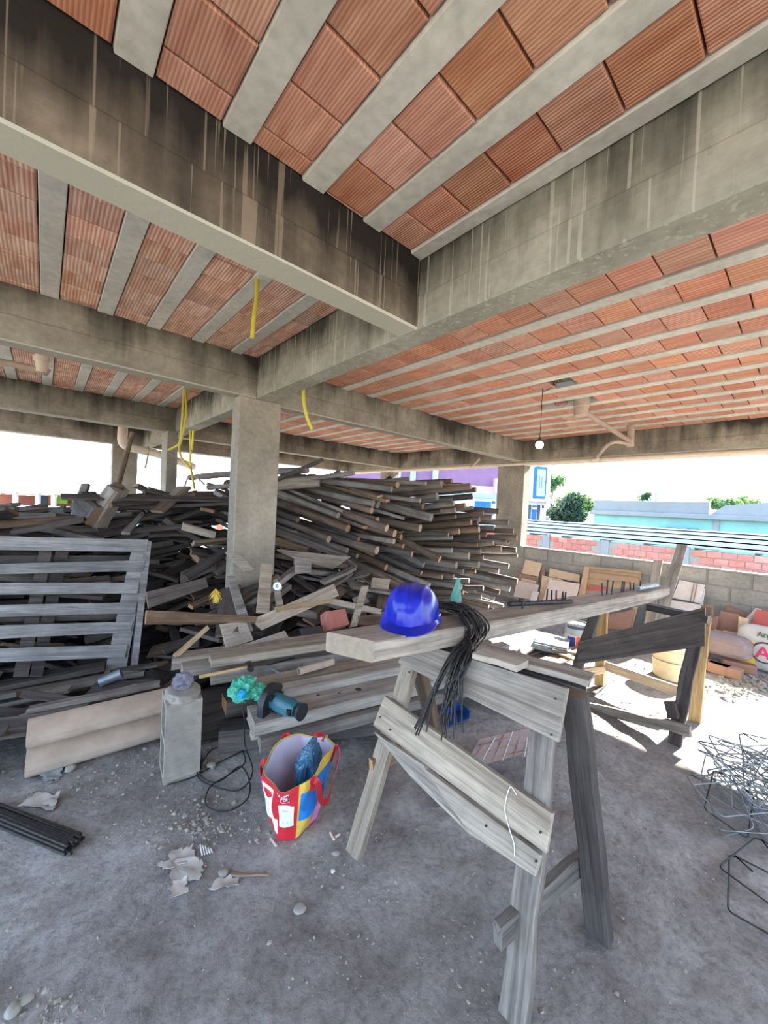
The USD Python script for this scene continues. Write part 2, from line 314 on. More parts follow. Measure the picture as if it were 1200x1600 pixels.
for x, y in ((-1.5, 3.0), (-1.5, 7.7), (-1.5, -2.2), (1.28, -2.2), (WX+.02, -2.2)):
    obj('concrete_column', bx(x, x+.15, y, y+.3, 0, ZB), LOOK['concrete_column'], label='concrete column of the frame outside the picture', cat='concrete column', kind='structure', group='outer frame columns')

# the slab above everything, with an outer overhang
obj('roof_slab', bx(XL, WX+.36, YBACK-.1, YEDGE+.2, ZC+.1, ZC+.22), LOOK['slab'], label='concrete slab over the tile ceiling', cat='slab', kind='structure')

# ---------------------------------------------------------------- ceilings: ribs and clay tiles bay by bay
def tile_mesh(w, l, r):
    """hollow clay block seen from below: edges eased, corners slightly uneven"""
    j = lambda: r.uniform(-.0012, .0012)
    c = .003
    z = r.uniform(-.0035, .002)
    b = [(-w/2+c+j(), -l/2+c+j(), z), (w/2-c+j(), -l/2+c+j(), z+j()), (w/2-c+j(), l/2-c+j(), z+j()), (-w/2+c+j(), l/2-c+j(), z)]
    m = [(-w/2, -l/2, z+c), (w/2, -l/2, z+c), (w/2, l/2, z+c), (-w/2, l/2, z+c)]
    t = [(x, y, .06) for x, y, _ in m]
    v = np.array(b+m+t); f = []
    f += [[0, 2, 1], [0, 3, 2]]
    for q in (0, 4):
        for i in range(4):
            a, d = q+i, q+(i+1) % 4
            f += [[a, d, d+4], [a, d+4, a+4]]
    return v, np.array(f)
TV = {}
def ceiling_bay(label, x0, x1, ribs, rw, y0, y1, tl, material, keep, holes=()):
    r = random.Random(len(label)*13+int(x0*10))
    c = thing('ceiling', label, 'ceiling', kind='structure')
    for x in ribs:
        a, b = max(x0, x-rw/2), min(x1, x+rw/2)
        if b-a < .01: continue
        rb = loft([np.array([(a+.003, y, ZC-.008+.002*math.sin(y*9+x)), (b-.003, y, ZC-.008+.002*math.sin(y*7+x)), (b, y, ZC-.004), (b+.012, y, ZC+.1), (a-.012, y, ZC+.1), (a, y, ZC-.004)])[::-1] for y in np.linspace(y0, y1, 12)])
        obj('rib', rb, LOOK['rib_concrete'], c)
    edges = [x0-rw/2]+list(ribs)+[x1+rw/2]
    spans = []
    for a, b in zip(edges[:-1], edges[1:]):
        u, w = max(a+rw/2, x0), min(b-rw/2, x1)
        if w-u > .02: spans.append((u, w))
    rest = []
    for k, (u, w) in enumerate(spans):
        y = y0-r.uniform(0, tl)
        while y < y1:
            l = tl*r.uniform(.985, 1.015)
            a, b = max(y, y0), min(y+l, y1)
            yc = (a+b)/2
            if b-a > .012 and not any(h[0] < (u+w)/2 < h[1] and h[2] < yc < h[3] for h in holes):
                M = T((u+w)/2, yc, ZC+r.uniform(-.002, .002), rx=r.gauss(0, .004), ry=r.gauss(0, .004))
                msh = tile_mesh(w-u-.008-r.uniform(0, .004), b-a-.005-r.uniform(0, .004), r)
                if keep((u+w)/2, yc): obj('clay_tile', msh, material, c, M)
                else: rest.append(xf(msh, M))
            y += l
    if rest: obj('clay_tile', cat(rest), material, c, kind='stuff')
    return c
near_ribs = [.149-.2755*k for k in range(6, 0, -1)]+[.149, .425, .70, .976, 1.2505]
def seen(u, y):
    px, py, z = project(np.array([[u, y, ZC]])); return z[0] > .3 and -120 < px[0] < 1320 and py[0] > -150
ceiling_bay('near clay tile ceiling with grey ribs above the viewer', XL, AX0, near_ribs, .09, YBACK, 1.26, .177, LOOK['clay_tile'], seen)
left_ribs = [-.006-.2765*k for k in range(5, 0, -1)]+[-.006, .262, .5315, .817, 1.097]
ceiling_bay('left clay tile ceiling bay between the dark beam and the column beam', XL, AX0, left_ribs, .083, 1.385, 3.07, .177, LOOK['clay_tile_pale'], seen)
ceiling_bay('left clay tile ceiling bay behind the column beam', XL, AX0, left_ribs, .083, 3.20, 5.66, .177, LOOK['clay_tile_pale'], seen)
ceiling_bay('outermost left clay tile ceiling bay over the open edge', XL, AX0, left_ribs, .083, 5.80, YEDGE, .177, LOOK['clay_tile'], lambda u, y: False)
right_ribs = [1.57+.3235*k for k in range(13)]
ceiling_bay('wide orange clay tile ceiling on the right with pale ribs', AX1, WX, right_ribs, .093, YBACK, 3.17, .19, LOOK['clay_tile_wide'], seen, holes=((3.85, 4.15, 1.40, 1.95), (3.22, 3.5, 1.46, 1.66)))
ceiling_bay('orange clay tile ceiling behind the brown-stained beam', AX1, WX, right_ribs, .093, 3.31, 6.02, .19, LOOK['clay_tile_wide'], seen)
ceiling_bay('far orange clay tile ceiling over the open corner', AX1, WX, right_ribs, .093, 6.16, YEDGE, .19, LOOK['clay_tile_wide'], lambda u, y: False)

# ---------------------------------------------------------------- floor
mat('dirt', {'t': ('texture_coordinate', {}), 'n': ('noise_texture', {'scale': 1.6, 'detail': 9, 'roughness': .62, 'distortion': .5}), 'n2': ('noise_texture', {'scale': 42.0, 'detail': 5, 'roughness': .7}), 'n3': ('noise_texture', {'scale': 5.5, 'detail': 6, 'distortion': .8}),
             'r': ('rgb_ramp', {'ramp': [(.3, srgb(118, 112, 108)), (.5, srgb(152, 150, 147)), (.68, srgb(190, 189, 187))]}), 'r2': ('rgb_ramp', {'ramp': [(.32, (.55, .54, .53)), (.5, (.9, .9, .9)), (.7, (1.1, 1.1, 1.08))]}), 'r3': ('rgb_ramp', {'ramp': [(.34, (.74, .72, .71)), (.6, (1, 1, 1))]}),
             'm': ('mix', {'mix_type': 'multiply', 'fac': .8}), 'm2': ('mix', {'mix_type': 'multiply', 'fac': .7}), 'a': ('math', {'math_type': 'multiply_add', 'value2': .45}), 'a3': ('math', {'math_type': 'multiply_add', 'value2': 1.6}), 'b': ('bump', {'strength': .9, 'distance': .016}), 'p': ('principled_bsdf', {'roughness': .95, 'specular_ior_level': .15})},
    [('t.object', 'n.vector'), ('t.object', 'n2.vector'), ('t.object', 'n3.vector'), ('n.fac', 'r.fac'), ('n2.fac', 'r2.fac'), ('n3.fac', 'r3.fac'), ('r.color', 'm.color1'), ('r2.color', 'm.color2'), ('m.color', 'm2.color1'), ('r3.color', 'm2.color2'), ('m2.color', 'p.base_color'), ('n2.fac', 'a.value1'), ('n3.fac', 'a.value3'), ('n.fac', 'a3.value1'), ('a.value', 'a3.value3'), ('a3.value', 'b.height'), ('b.normal', 'p.normal')])
def floor_z(x, y):
    p = np.stack([x, y, np.zeros_like(x)], -1)
    return .020*(meshkit.fbm(p*2.3, 4, 3)-.5)+.014*(meshkit.fbm(p*11., 3, 9)-.5)-.005
xs = np.concatenate([np.linspace(XL, -1.2, 40)[:-1], np.linspace(-1.2, 3.2, 300)[:-1], np.linspace(3.2, WX+.02, 80)])
ys = np.concatenate([np.linspace(YBACK, -.3, 30)[:-1], np.linspace(-.3, 2.8, 220)[:-1], np.linspace(2.8, YEDGE+.18, 60)])
X, Y = np.meshgrid(xs, ys, indexing='ij')
V = np.stack([X, Y, floor_z(X, Y)], -1).reshape(-1, 3)
ni, nj = len(xs), len(ys)
I, J = np.meshgrid(np.arange(ni-1), np.arange(nj-1), indexing='ij'); q = (I*nj+J).ravel()
FQ = np.stack([q, q+nj, q+nj+1, q+1], 1)
obj('floor', (V, FQ), LOOK['dirt'], smooth=True, label='dusty grey-brown concrete floor littered with grit', cat='floor', kind='structure')
obj('floor', bx(XL-.1, WX+.3, YBACK-.1, YEDGE+.3, -.25, -.03), LOOK['slab'], label='edge of the floor slab', cat='floor', kind='structure')

# ---------------------------------------------------------------- right parapet of concrete blocks
PZ = .86
par = thing('wall_right', 'low parapet of grey concrete blocks along the right opening', 'wall', kind='structure')
obj('mortar_bed', bx(WX+.006, WX+.134, YBACK, YEDGE, -.05, PZ-.004), LOOK['mortar'], par)
obj('coping', cbx(WX-.004, WX+.145, YBACK, YEDGE, PZ-.012, PZ+.006, .004), LOOK['mortar'], par)
r = random.Random(5); rest = []
for c in range(5):
    z1 = PZ-.014-c*.172; z0 = z1-.162; y = YBACK-(.2 if c % 2 else 0)
    while y < YEDGE:
        a, b = max(y, YBACK), min(y+.365, YEDGE)
        if b-a > .05 and not (3.1 < a and b < 3.65) and z1 > .02:
            m = cbx(WX+r.uniform(-.004, .002), WX+.137, a, b-.011, max(z0, -.02), z1, .004)
            if -1 < b < 3.2: obj('block', m, LOOK['block_concrete'], par)
            else: rest.append(m)
        y += .376
obj('block', cat(rest), LOOK['block_concrete'], par, kind='stuff')

# ---------------------------------------------------------------- outside: the street side seen over the parapet
for n, c in (('paint_white', (226, 226, 222)), ('paint_blue', (38, 110, 190)), ('paint_purple_hazed', (124, 92, 126)), ('paint_teal_hazed', (118, 170, 166)), ('paint_lilac', (186, 166, 180)), ('paint_pale_blue', (150, 200, 222)), ('plaster_grey', (128, 136, 140)),  # purple and teal are washed out in colour to imitate haze
             ('window_dark', (70, 84, 98)), ('sheet_metal', (168, 180, 188)), ('roof_clay', (176, 104, 80)), ('ground_far', (128, 120, 108)), ('wall_cream', (206, 190, 164)), ('blue_sheet', (120, 168, 214)), ('haze_green', (112, 134, 116)), ('paint_orange', (206, 120, 70)), ('hoarding_green', (150, 196, 70))):
    plain(n, srgb(*c), .75, noise=.08, scale=.9)
tile_mat('red_brick', srgb(200, 130, 116), srgb(178, 104, 92), groove=300.0, axis='z', depth=.2)
mat('foliage_hazed', {'oi': ('geometry', {}), 'r': ('rgb_ramp', {'ramp': [(0, srgb(34, 66, 60)), (.6, srgb(58, 98, 80)), (1, srgb(110, 148, 120))]}), 'p': ('principled_bsdf', {'roughness': .6}), 't': ('translucent_bsdf', {'color': srgb(110, 150, 60)}), 'm': ('mix_closure', {'fac': .25})},  # leaf greens tinted bluish to stand in for aerial haze
    [('oi.random_per_island', 'r.fac'), ('r.color', 'p.base_color'), ('p.BSDF', 'm.closure1'), ('t.BSDF', 'm.closure2')], 'm.closure')
mat('foliage_light', {'oi': ('geometry', {}), 'r': ('rgb_ramp', {'ramp': [(0, srgb(70, 110, 80)), (.6, srgb(110, 150, 110)), (1, srgb(160, 190, 150))]}), 'p': ('principled_bsdf', {'roughness': .6}), 't': ('translucent_bsdf', {'color': srgb(130, 170, 90)}), 'm': ('mix_closure', {'fac': .35})},
    [('oi.random_per_island', 'r.fac'), ('r.color', 'p.base_color'), ('p.BSDF', 'm.closure1'), ('t.BSDF', 'm.closure2')], 'm.closure')
plain('bark', srgb(84, 70, 58), .9)
GZ = -6.5
obj('ground', bx(-900, 900, -900, 900, GZ-1, GZ), LOOK['ground_far'], label='street level ground below the building', cat='ground', kind='structure')

# red brick neighbour wall with cement posts, sheet-metal roof behind it
NX = 12.0
zt = lambda y: at(1000, 849, 'x', NX)[2]
NT = float(at(1000, 851, 'x', NX)[2])
nw = thing('brick_wall', 'red hollow-brick wall of the neighbouring building with grey cement posts', 'brick wall')
obj('mortar_bed', bx(NX+.012, NX+.14, -6, 11, GZ, NT-.01), LOOK['mortar'], nw)
posts = [float(at(px, py, 'x', NX)[1]) for px, py in ((853, 850), (944, 865), (1068, 870))]+[-2.6, -4.6]
r = random.Random(3); rest = []
for c in range(16):
    z1 = NT-.012-c*.158; y = -6+(.14 if c % 2 else 0)
    while y < 11:
        if not any(abs(y+.13-p) < .23 for p in posts):
            m = cbx(NX+r.uniform(-.006, .004), NX+.13, y, y+.262, z1-.146, z1, .004)
            if c < 7 and -1.2 < y < 5.6: obj('brick', m, LOOK['red_brick'], nw)
            else: rest.append(m)
        y += .275
obj('brick', cat(rest), LOOK['red_brick'], nw, kind='stuff')
for p in posts: obj('post', cbx(NX-.02, NX+.13, p-.11, p+.11, GZ, NT+.03, .01), LOOK['plaster_grey'], nw)
mr = thing('metal_roof', 'pale sheet-metal roof with long ribs behind the red brick wall', 'roof')
for k in range(4):
    x0 = NX+.02+k*1.15; z0 = NT+.10+k*.085
    v = cat([bx(x0, x0+1.2, -9, 9.2, z0, z0+.03), bx(x0, x0+.05, -9, 9.2, z0-.05, z0+.075)])
    obj('roof_sheet', v, LOOK['sheet_metal'], mr)
obj('purlin', cat([bx(NX+.3, NX+4.6, y, y+.08, NT-.04, NT+.11) for y in np.arange(-8, 9, 1.1)]), LOOK['steel_grey'], mr)
obj('gable', bx(NX+.14, NX+4.7, 9.0, 9.2, GZ, NT+.1), LOOK['plaster_grey'], mr)

# teal warehouse
TX = 34.0
def yz(px, py, X=TX): return at(px, py, 'x', X)[1:]
ya, za = yz(927, 822); yb, _ = yz(1109, 790); ztop = yz(1000, 783)[1]; zmid = yz(1000, 801)[1]
tb = thing('warehouse', 'teal warehouse with a weathered grey parapet beyond the brick wall', 'building')
obj('wall', bx(TX, TX+18, -26, ya, GZ, zmid), LOOK['paint_teal_hazed'], tb)
obj('parapet', bx(TX-.15, TX+.4, yb, ya+.15, zmid, ztop), LOOK['plaster_grey'], tb)
obj('ledge', cbx(TX-.4, TX, -26, ya+.2, zmid-.28, zmid+.05, .04), LOOK['plaster_grey'], tb)
z3 = yz(1150, 795)[1]
obj('parapet', prism(Polygon([(-26, zmid), (yb, zmid), (yb-.8, zmid+.7), (yb-3.4, z3+.5), (-12, z3+.1), (-26, z3-.2)]), .5, np.array([[0, 0, 1, TX-.12], [1, 0, 0, 0], [0, 1, 0, 0], [0, 0, 0, 1.0]])), LOOK['plaster_grey'], tb)
obj('canopy', cbx(TX-.9, TX, yz(1092, 828)[0], yz(1035, 826)[0], yz(1060, 830)[1], yz(1060, 825)[1], .03), LOOK['window_dark'], tb)
obj('pilaster', bx(TX-.1, TX, yz(1115, 820)[0]-.3, yz(1115, 820)[0], GZ, zmid), LOOK['plaster_grey'], tb)
obj('mast', tube([(TX+2, yz(1013, 780)[0], ztop-1), (TX+2, yz(1013, 780)[0], yz(1013, 767)[1])], .09, 6), LOOK['steel_grey'], tb)

def tree(label, px, py, dist, rad, sq, n, material, leaf, seed, trunk=True, lobes=9):
    r = np.random.RandomState(seed)
    d = CR*((px-600)/FPX)-CU*((py-800)/FPX)+CF; c = EYE+d*dist
    t = thing('tree', label, 'tree', (c[0], c[1], GZ))
    lob = [np.zeros(3)]+[np.array([r.uniform(-1, 1), r.uniform(-1, 1), r.uniform(-.7, .8)*sq])*rad*.62 for _ in range(lobes)]
    lr = [rad*.7]+[rad*r.uniform(.35, .55) for _ in range(lobes)]
    vs = []
    for i in range(n):
        k = r.randint(len(lob)); u = r.normal(size=3); u /= np.linalg.norm(u)
        p = lob[k]+u*lr[k]*r.uniform(.72, 1.04)*np.array([1, 1, sq if sq < 1 else 1])
        a = r.normal(size=3); a -= u*(a@u)*.6; a /= np.linalg.norm(a); b = np.cross(a, u+r.normal(size=3)*.5); b /= np.linalg.norm(b)
        s = leaf*r.uniform(.6, 1.3)
        vs.append([p-a*s, p+b*s*.5, p+a*s, p-b*s*.5])
    v = np.array(vs).reshape(-1, 3)+np.array([0, 0, c[2]-GZ]); f = np.arange(len(v)).reshape(-1, 4)
    obj('crown', (v, f), material, t, kind='stuff')
    h = c[2]-GZ
    bs = [tube([(0, 0, 0), (.1, .05, h*.5), (0, 0, h)], [rad*.09, rad*.07, rad*.03], 8)]
    for k in range(1, min(6, len(lob))): bs.append(tube([(.05, 0, h*.6), tuple(lob[k]*.9+np.array([0, 0, h]))], [rad*.04, rad*.012], 6))
    obj('trunk', cat(bs), LOOK['bark'], t)
tree('dense dark green round tree left of the teal warehouse', 890, 794, 27, 1.62, .9, 5200, LOOK['foliage_hazed'], .16, 1)
tree('tall airy pale green tree behind the dark round tree', 864, 752, 50, 1.5, 1.9, 1500, LOOK['foliage_light'], .2, 2)
tree('low feathery tree just above the parapet of the teal warehouse', 1128, 788, 60, 2.2, .7, 1500, LOOK['foliage_light'], .26, 3)
tree('rounded pale tree above the right end of the warehouse parapet', 1160, 787, 62, 2.2, .7, 1500, LOOK['foliage_light'], .26, 4)
tree('small dark treetop beside the mast on the warehouse', 1008, 776, 60, 1.0, .9, 600, LOOK['foliage_hazed'], .2, 5)

class Facade:
    def __init__(s, pxa, da, pxb, db, py=785):
        A, B = [EYE+(CR*((p-600)/FPX)-CU*((py-800)/FPX)+CF)*d for p, d in ((pxa, da), (pxb, db))]
        s.o = np.array([A[0], A[1], 0]); u = np.array([B[0]-A[0], B[1]-A[1], 0]); s.len = np.linalg.norm(u); s.u = u/s.len
        n = np.cross(s.u, [0, 0, 1]); s.n = n if n@(EYE-s.o) > 0 else -n
        s.M = np.eye(4); s.M[:3, 0] = s.u; s.M[:3, 1] = s.n; s.M[:3, 2] = [0, 0, 1]; s.M[:3, 3] = s.o
        if np.linalg.det(s.M[:3, :3]) < 0: s.flip = True
    def uz(s, px, py):
        p = onplane(px, py, s.o, s.n)-s.o; return float(p@s.u), float(p[2])
    def box(s, x0, y0, x1, y1, d0, d1):
        u0, z1 = s.uz(x0, (y0)); u1, z0 = s.uz(x1, y1)
        return s.raw(min(u0, u1), max(u0, u1), d0, d1, min(z0, z1), max(z0, z1))
    def raw(s, u0, u1, d0, d1, z0, z1):
        v, f = bx(u0, u1, d0, d1, z0, z1)
        return v@s.M[:3, :3].T+s.M[:3, 3], (f[:, ::-1] if np.linalg.det(s.M[:3, :3]) < 0 else f)
# white and blue commercial building with a sign tower
F = Facade(700, 24, 905, 27)
cb = thing('shop_building', 'white and blue shop building seen on both sides of the broad beige column', 'building')
u1, zr = F.uz(848, 731); u0, zb_ = F.uz(560, 800)
ut, zt_ = F.uz(818, 781)
obj('wall', F.raw(F.uz(600, 800)[0], F.uz(853, 800)[0], -2.4, 0, GZ, zt_), LOOK['paint_white'], cb)
obj('tower', F.raw(F.uz(812, 760)[0], F.uz(856, 760)[0], -2.5, .25, zt_, zr+.35), LOOK['paint_white'], cb)
obj('cornice', F.raw(F.uz(800, 781)[0], F.uz(858, 783)[0], -2.6, .5, zt_-.1, zt_+.12), LOOK['paint_lilac'], cb)
for a, b in (((826, 789), (828, 815)), ((832, 790), (838, 793)), ((831, 796), (837, 815)), ((840, 789), (842, 815)), ((847, 790), (849, 794)), ((821, 787), (823, 792))):
    obj('window', F.box(*a, *b, -.05, .06), LOOK['paint_blue' if b[0]-a[0] > 4 else 'window_dark'], cb)
for a, b in (((742, 783), (766, 795)), ((769, 783), (773, 787)), ((742, 797), (766, 801))):
    obj('window', F.box(*a, *b, -.05, .06), LOOK['paint_blue'], cb)
for a, b in (((623, 770), (772, 773)), ((623, 795), (772, 797)), ((725, 803), (772, 806))):
    obj('ledge', F.box(*a, *b, 0, .5), LOOK['paint_pale_blue'], cb)
for x in (727, 736, 746, 756, 765): obj('panel', F.box(x, 798, x+6, 804, .02, .1), LOOK['paint_lilac'], cb)
obj('lower_front', F.box(560, 812, 775, 850, 0, .25), LOOK['paint_blue'], cb)
for x in (738, 750, 764): obj('shutter', F.box(x, 816, x+5, 850, .25, .33), LOOK['paint_white'], cb)
obj('annex', F.box(849, 806, 868, 818, -2, -.4), LOOK['paint_white'], cb)
for x in (852.5, 858.5): obj('annex_window', F.box(x, 808.5, x+4, 813, -.45, -.32), LOOK['paint_lilac'], cb)
sg = thing('sign', 'tall rounded blue sign with a pale emblem on the white tower right of the column', 'sign')
def rr(w, h, r): return sbox(-w/2+r, -h/2+r, w/2-r, h/2-r).buffer(r, 6)
(ua, z_b), (ub, z_t) = F.uz(828, 779), F.uz(848, 731)
w_, h_ = abs(ub-ua), z_t-z_b
def on_sign(poly, d0, d1):
    m = prism(poly, d1-d0)[0], prism(poly, d1-d0)[1]
    v = np.column_stack([m[0][:, 0]+(ua+ub)/2, m[0][:, 2]+d0+.03, m[0][:, 1]+(z_t+z_b)/2])
    return v@F.M[:3, :3].T+F.M[:3, 3], m[1]
obj('frame', on_sign(rr(w_, h_, w_*.14), .25, .42), LOOK['paint_blue'], sg)
obj('face', on_sign(rr(w_*.74, h_*.84, w_*.08), .40, .44), LOOK['paint_pale_blue'], sg)
emb = sbox(-w_*.17, -h_*.12, -w_*.10, h_*.2).union(sbox(w_*.03, -h_*.12, w_*.10, h_*.2)).union(Point(-w_*.035, -h_*.12).buffer(w_*.135, 8).difference(Point(-w_*.035, -h_*.12).buffer(w_*.065, 8)).intersection(sbox(-w_, -h_, w_, -h_*.12)))
obj('emblem', on_sign(emb, .44, .47), LOOK['plaster_grey'], sg)
obj('emblem', on_sign(sbox(-w_*.26, -h_*.24, w_*.12, -h_*.21), .44, .47), LOOK['paint_white'], sg)
# purple shed behind
P2 = Facade(560, 37, 780, 38)
pb = thing('purple_building', 'long purple-walled building seen behind the pole pile', 'building')
up0, zp1 = P2.uz(540, 715); up1, zp0 = P2.uz(779, 761)
obj('wall', P2.raw(up0, P2.uz(812, 760)[0], -8, 0, GZ, zp1), LOOK['paint_purple_hazed'], pb)
obj('plinth', P2.raw(up0, P2.uz(812, 760)[0], 0, .2, GZ, zp0), LOOK['paint_lilac'], pb)
for a in (619, 642, 677): obj('pillar', P2.box(a, 712, a+5, 772, 0, .45), LOOK['paint_pale_blue'], pb)
obj('chimney', P2.box(771, 748, 777, 772, 0, .6), LOOK['paint_lilac'], pb)
tk = thing('water_tank', 'pair of orange-brown drums by the shop front, just left of the broad column', 'drum')
tp = at(755, 842, 'x', 8.4)
for dy in (-.17, .17):
    p = tp+np.array([0, dy*1.2, 0])
    obj('drum', lathe([(.001, p[2]-.9), (.2, p[2]-.9), (.2, p[2]-.3), (.21, p[2]-.28), (.2, p[2]-.26), (.2, p[2]+.02), (.18, p[2]+.04), (.001, p[2]+.04)], 16)[0]+np.array([p[0], p[1], 0]) if False else xf(lathe([(.001, -.9), (.2, -.9), (.2, -.3), (.21, -.28), (.2, -.26), (.2, .02), (.18, .04), (.001, .04)], 16), T(*p)), LOOK['roof_clay'], tk)
obj('deck', bx(tp[0]-.5, tp[0]+.7, tp[1]-.8, tp[1]+.8, tp[2]-1.0, tp[2]-.9), LOOK['plaster_grey'], tk)
obj('deck_post', cat([bx(tp[0]+a-.05, tp[0]+a+.05, tp[1]+b-.05, tp[1]+b+.05, GZ, tp[2]-1.0) for a in (-.4, .6) for b in (-.7, .7)]), LOOK['plaster_grey'], tk)

# the town beyond the left opening: nearer yard building, then houses up the far slope
def dirp(px, py, d): return EYE+(CR*((px-600)/FPX)-CU*((py-800)/FPX)+CF)*d
yb_ = Facade(-60, 26, 245, 30)
ya_ = thing('yard_building', 'open-fronted building with white posts and red walls at the left edge', 'building')
obj('wall', yb_.box(-60, 771, 245, 800, -4, -3), LOOK['roof_clay'], ya_)
for x in (22, 57, 82, 117, 146): obj('post', yb_.box(x, 766, x+4, 800, -.2, .2), LOOK['paint_white'], ya_)
obj('fascia', yb_.box(-60, 765, 245, 769, -4.2, .5), LOOK['paint_white'], ya_)
for a, b, c in ((27, 46, 'window_dark'), (47, 55, 'paint_orange'), (63, 80, 'hoarding_green'), (88, 97, 'hoarding_green')): obj('panel', yb_.box(a, 773, b, 788, -2.9, -2.7), LOOK[c], ya_)
obj('base', yb_.raw(yb_.uz(-60, 800)[0], yb_.uz(245, 800)[0], -4, 0, GZ, yb_.uz(100, 793)[1]), LOOK['wall_cream'], ya_)
bs = Facade(-60, 17, 260, 19)
bl = thing('blue_roof', 'light blue sheet roof just outside the left opening', 'roof')
zq = bs.uz(120, 795)[1]
obj('roof_sheet', bs.raw(bs.uz(-60, 800)[0], bs.uz(260, 800)[0], -2.2, 0, zq-.12, zq), LOOK['blue_sheet'], bl)
obj('wall', bs.raw(bs.uz(-60, 800)[0], bs.uz(260, 800)[0], -2.0, -.3, GZ, zq-.12), LOOK['blue_sheet'], bl)
r = random.Random(21); hp = []
for k in range(46):
    px = -40+k*9.5+r.uniform(-5, 5); d = r.uniform(70, 190); py = 786-16*(d-70)/120-r.uniform(0, 9)+px*.03
    p = dirp(px, py, d); w = d*r.uniform(.012, .026)*1.3; hgt = d*r.uniform(.008, .02)
    if any(np.hypot(p[0]-a, p[1]-b) < (w+c)*.95 for a, b, c in hp): continue
    hp.append((p[0], p[1], w))
    h = thing('house', 'small distant house of the town on the left skyline', 'house', (p[0], p[1], GZ), 'distant houses of the town')
    c = r.choice(['paint_white', 'wall_cream', 'paint_lilac', 'roof_clay', 'plaster_grey', 'paint_pale_blue'])
    z1 = p[2]-GZ; ro = T(rz=r.uniform(.6, 1.4))
    obj('wall', xf(bx(-w/2, w/2, -w/2, w/2, 0, z1), ro), LOOK[c], h)
    obj('roof', xf(hull([(-w*.56, -w*.56, z1), (w*.56, -w*.56, z1), (w*.56, w*.56, z1), (-w*.56, w*.56, z1), (-w*.56, 0, z1+w*.22), (w*.56, 0, z1+w*.22)]), ro), LOOK[r.choice(['roof_clay', 'plaster_grey', 'roof_clay', 'sheet_metal'])], h)
    for q in (-1, 1): obj('window', xf(bx(-w/2-.05, -w/2, q*w*.25-w*.08, q*w*.25+w*.08, z1-w*.3, z1-w*.12), ro), LOOK['window_dark'], h)
hx = []
for a in np.linspace(-20, 70, 60):
    px = -320+a*14; row = []
    for j, d in enumerate((200, 300, 420, 560)):
        p = dirp(px, 772+px*.045-(0, 5, 10, 17)[j]*(.8+.5*meshkit.noise(np.array([a*.3, j*2.2, 0]))), d); row.append(p)
    hx.append([np.array([row[0][0], row[0][1], GZ])]+row+[np.array([row[-1][0]*1.1, row[-1][1]*1.1, GZ])])
HV = np.array(hx); n1, n2 = HV.shape[:2]
I, J = np.meshgrid(np.arange(n1-1), np.arange(n2-1), indexing='ij'); q = (I*n2+J).ravel()
obj('hill', (HV.reshape(-1, 3), np.stack([q, q+1, q+n2+1, q+n2], 1)), LOOK['haze_green'], smooth=True, label='hazy green hillside behind the distant town', cat='hill', kind='structure')

# ---------------------------------------------------------------- wood
wood('wood_grey', srgb(158, 150, 140), srgb(92, 86, 80))
wood('wood_dusty_skylit', srgb(180, 170, 156), srgb(122, 112, 101), end=srgb(158, 146, 130), var=(.9, 1.1), stain=.5)  # tone lightened overall for sky light on the beam top, besides dust
wood('wood_silver', srgb(172, 172, 170), srgb(104, 104, 104), var=(.85, 1.15), stain=.45)
wood('wood_pale', srgb(184, 174, 158), srgb(128, 116, 102), var=(.85, 1.15), stain=.35)
wood('wood_dark', srgb(104, 96, 90), srgb(50, 46, 44), end=srgb(150, 122, 96))
wood('wood_tan', srgb(206, 178, 136), srgb(146, 116, 82), end=srgb(216, 186, 146), stain=.3)
wood('wood_brown', srgb(142, 122, 104), srgb(84, 70, 58), end=srgb(186, 152, 120))
WEATH = ['wood_grey', 'wood_grey', 'wood_dark', 'wood_pale', 'wood_grey', 'wood_brown']
def stick(name, p0, p1, w, t, m, parent=None, up=(0, 0, 1), roll=0.0, seed=None, label=None, cat_=None, group=None, **kw):
    rr_ = random.Random(seed if seed is not None else int(1e4*abs(p0[0]+2*p1[1]+3*p0[2]))%99991)
    M, L = frame(p0, p1, up, roll)
    return obj(name, board_mesh(L, w, t, rr_, **kw), LOOK[m], parent, M, smooth=25, label=label, cat=cat_, group=group)
def quadboard(name, c, t, m, parent=None, toward=None, label=None, cat_=None, group=None, ch=.003, off=0.0):
    """a board whose face has the four corners c (c0->c1 the long way); its thickness goes away from `toward`"""
    c = np.asarray(c, float); ctr = c.mean(0)
    d = (c[1]-c[0])+(c[2]-c[3]); d /= np.linalg.norm(d)
    n = np.cross(c[2]-c[0], c[3]-c[1]); n /= np.linalg.norm(n)
    if n@((EYE if toward is None else np.asarray(toward))-ctr) < 0: n = -n
    d -= n*(d@n); d /= np.linalg.norm(d); s = np.cross(n, d)
    M = np.eye(4); M[:3, 0], M[:3, 1], M[:3, 2], M[:3, 3] = d, s, n, ctr+n*off
    q = (c-ctr)@np.stack([d, s, n], 1); q[:, 2] = 0
    k = q.mean(0); inn = q+(k-q)/np.linalg.norm(k-q, axis=1, keepdims=True)*ch*1.4
    pts = np.vstack([inn, q-[0, 0, ch], q-[0, 0, t-ch], inn-[0, 0, t]])
    return obj(name, hull(pts), LOOK[m], parent, M, label=label, cat=cat_, group=group)
def px_on(plane_p, plane_n, pts): return [onplane(x, y, plane_p, plane_n) for x, y in pts]

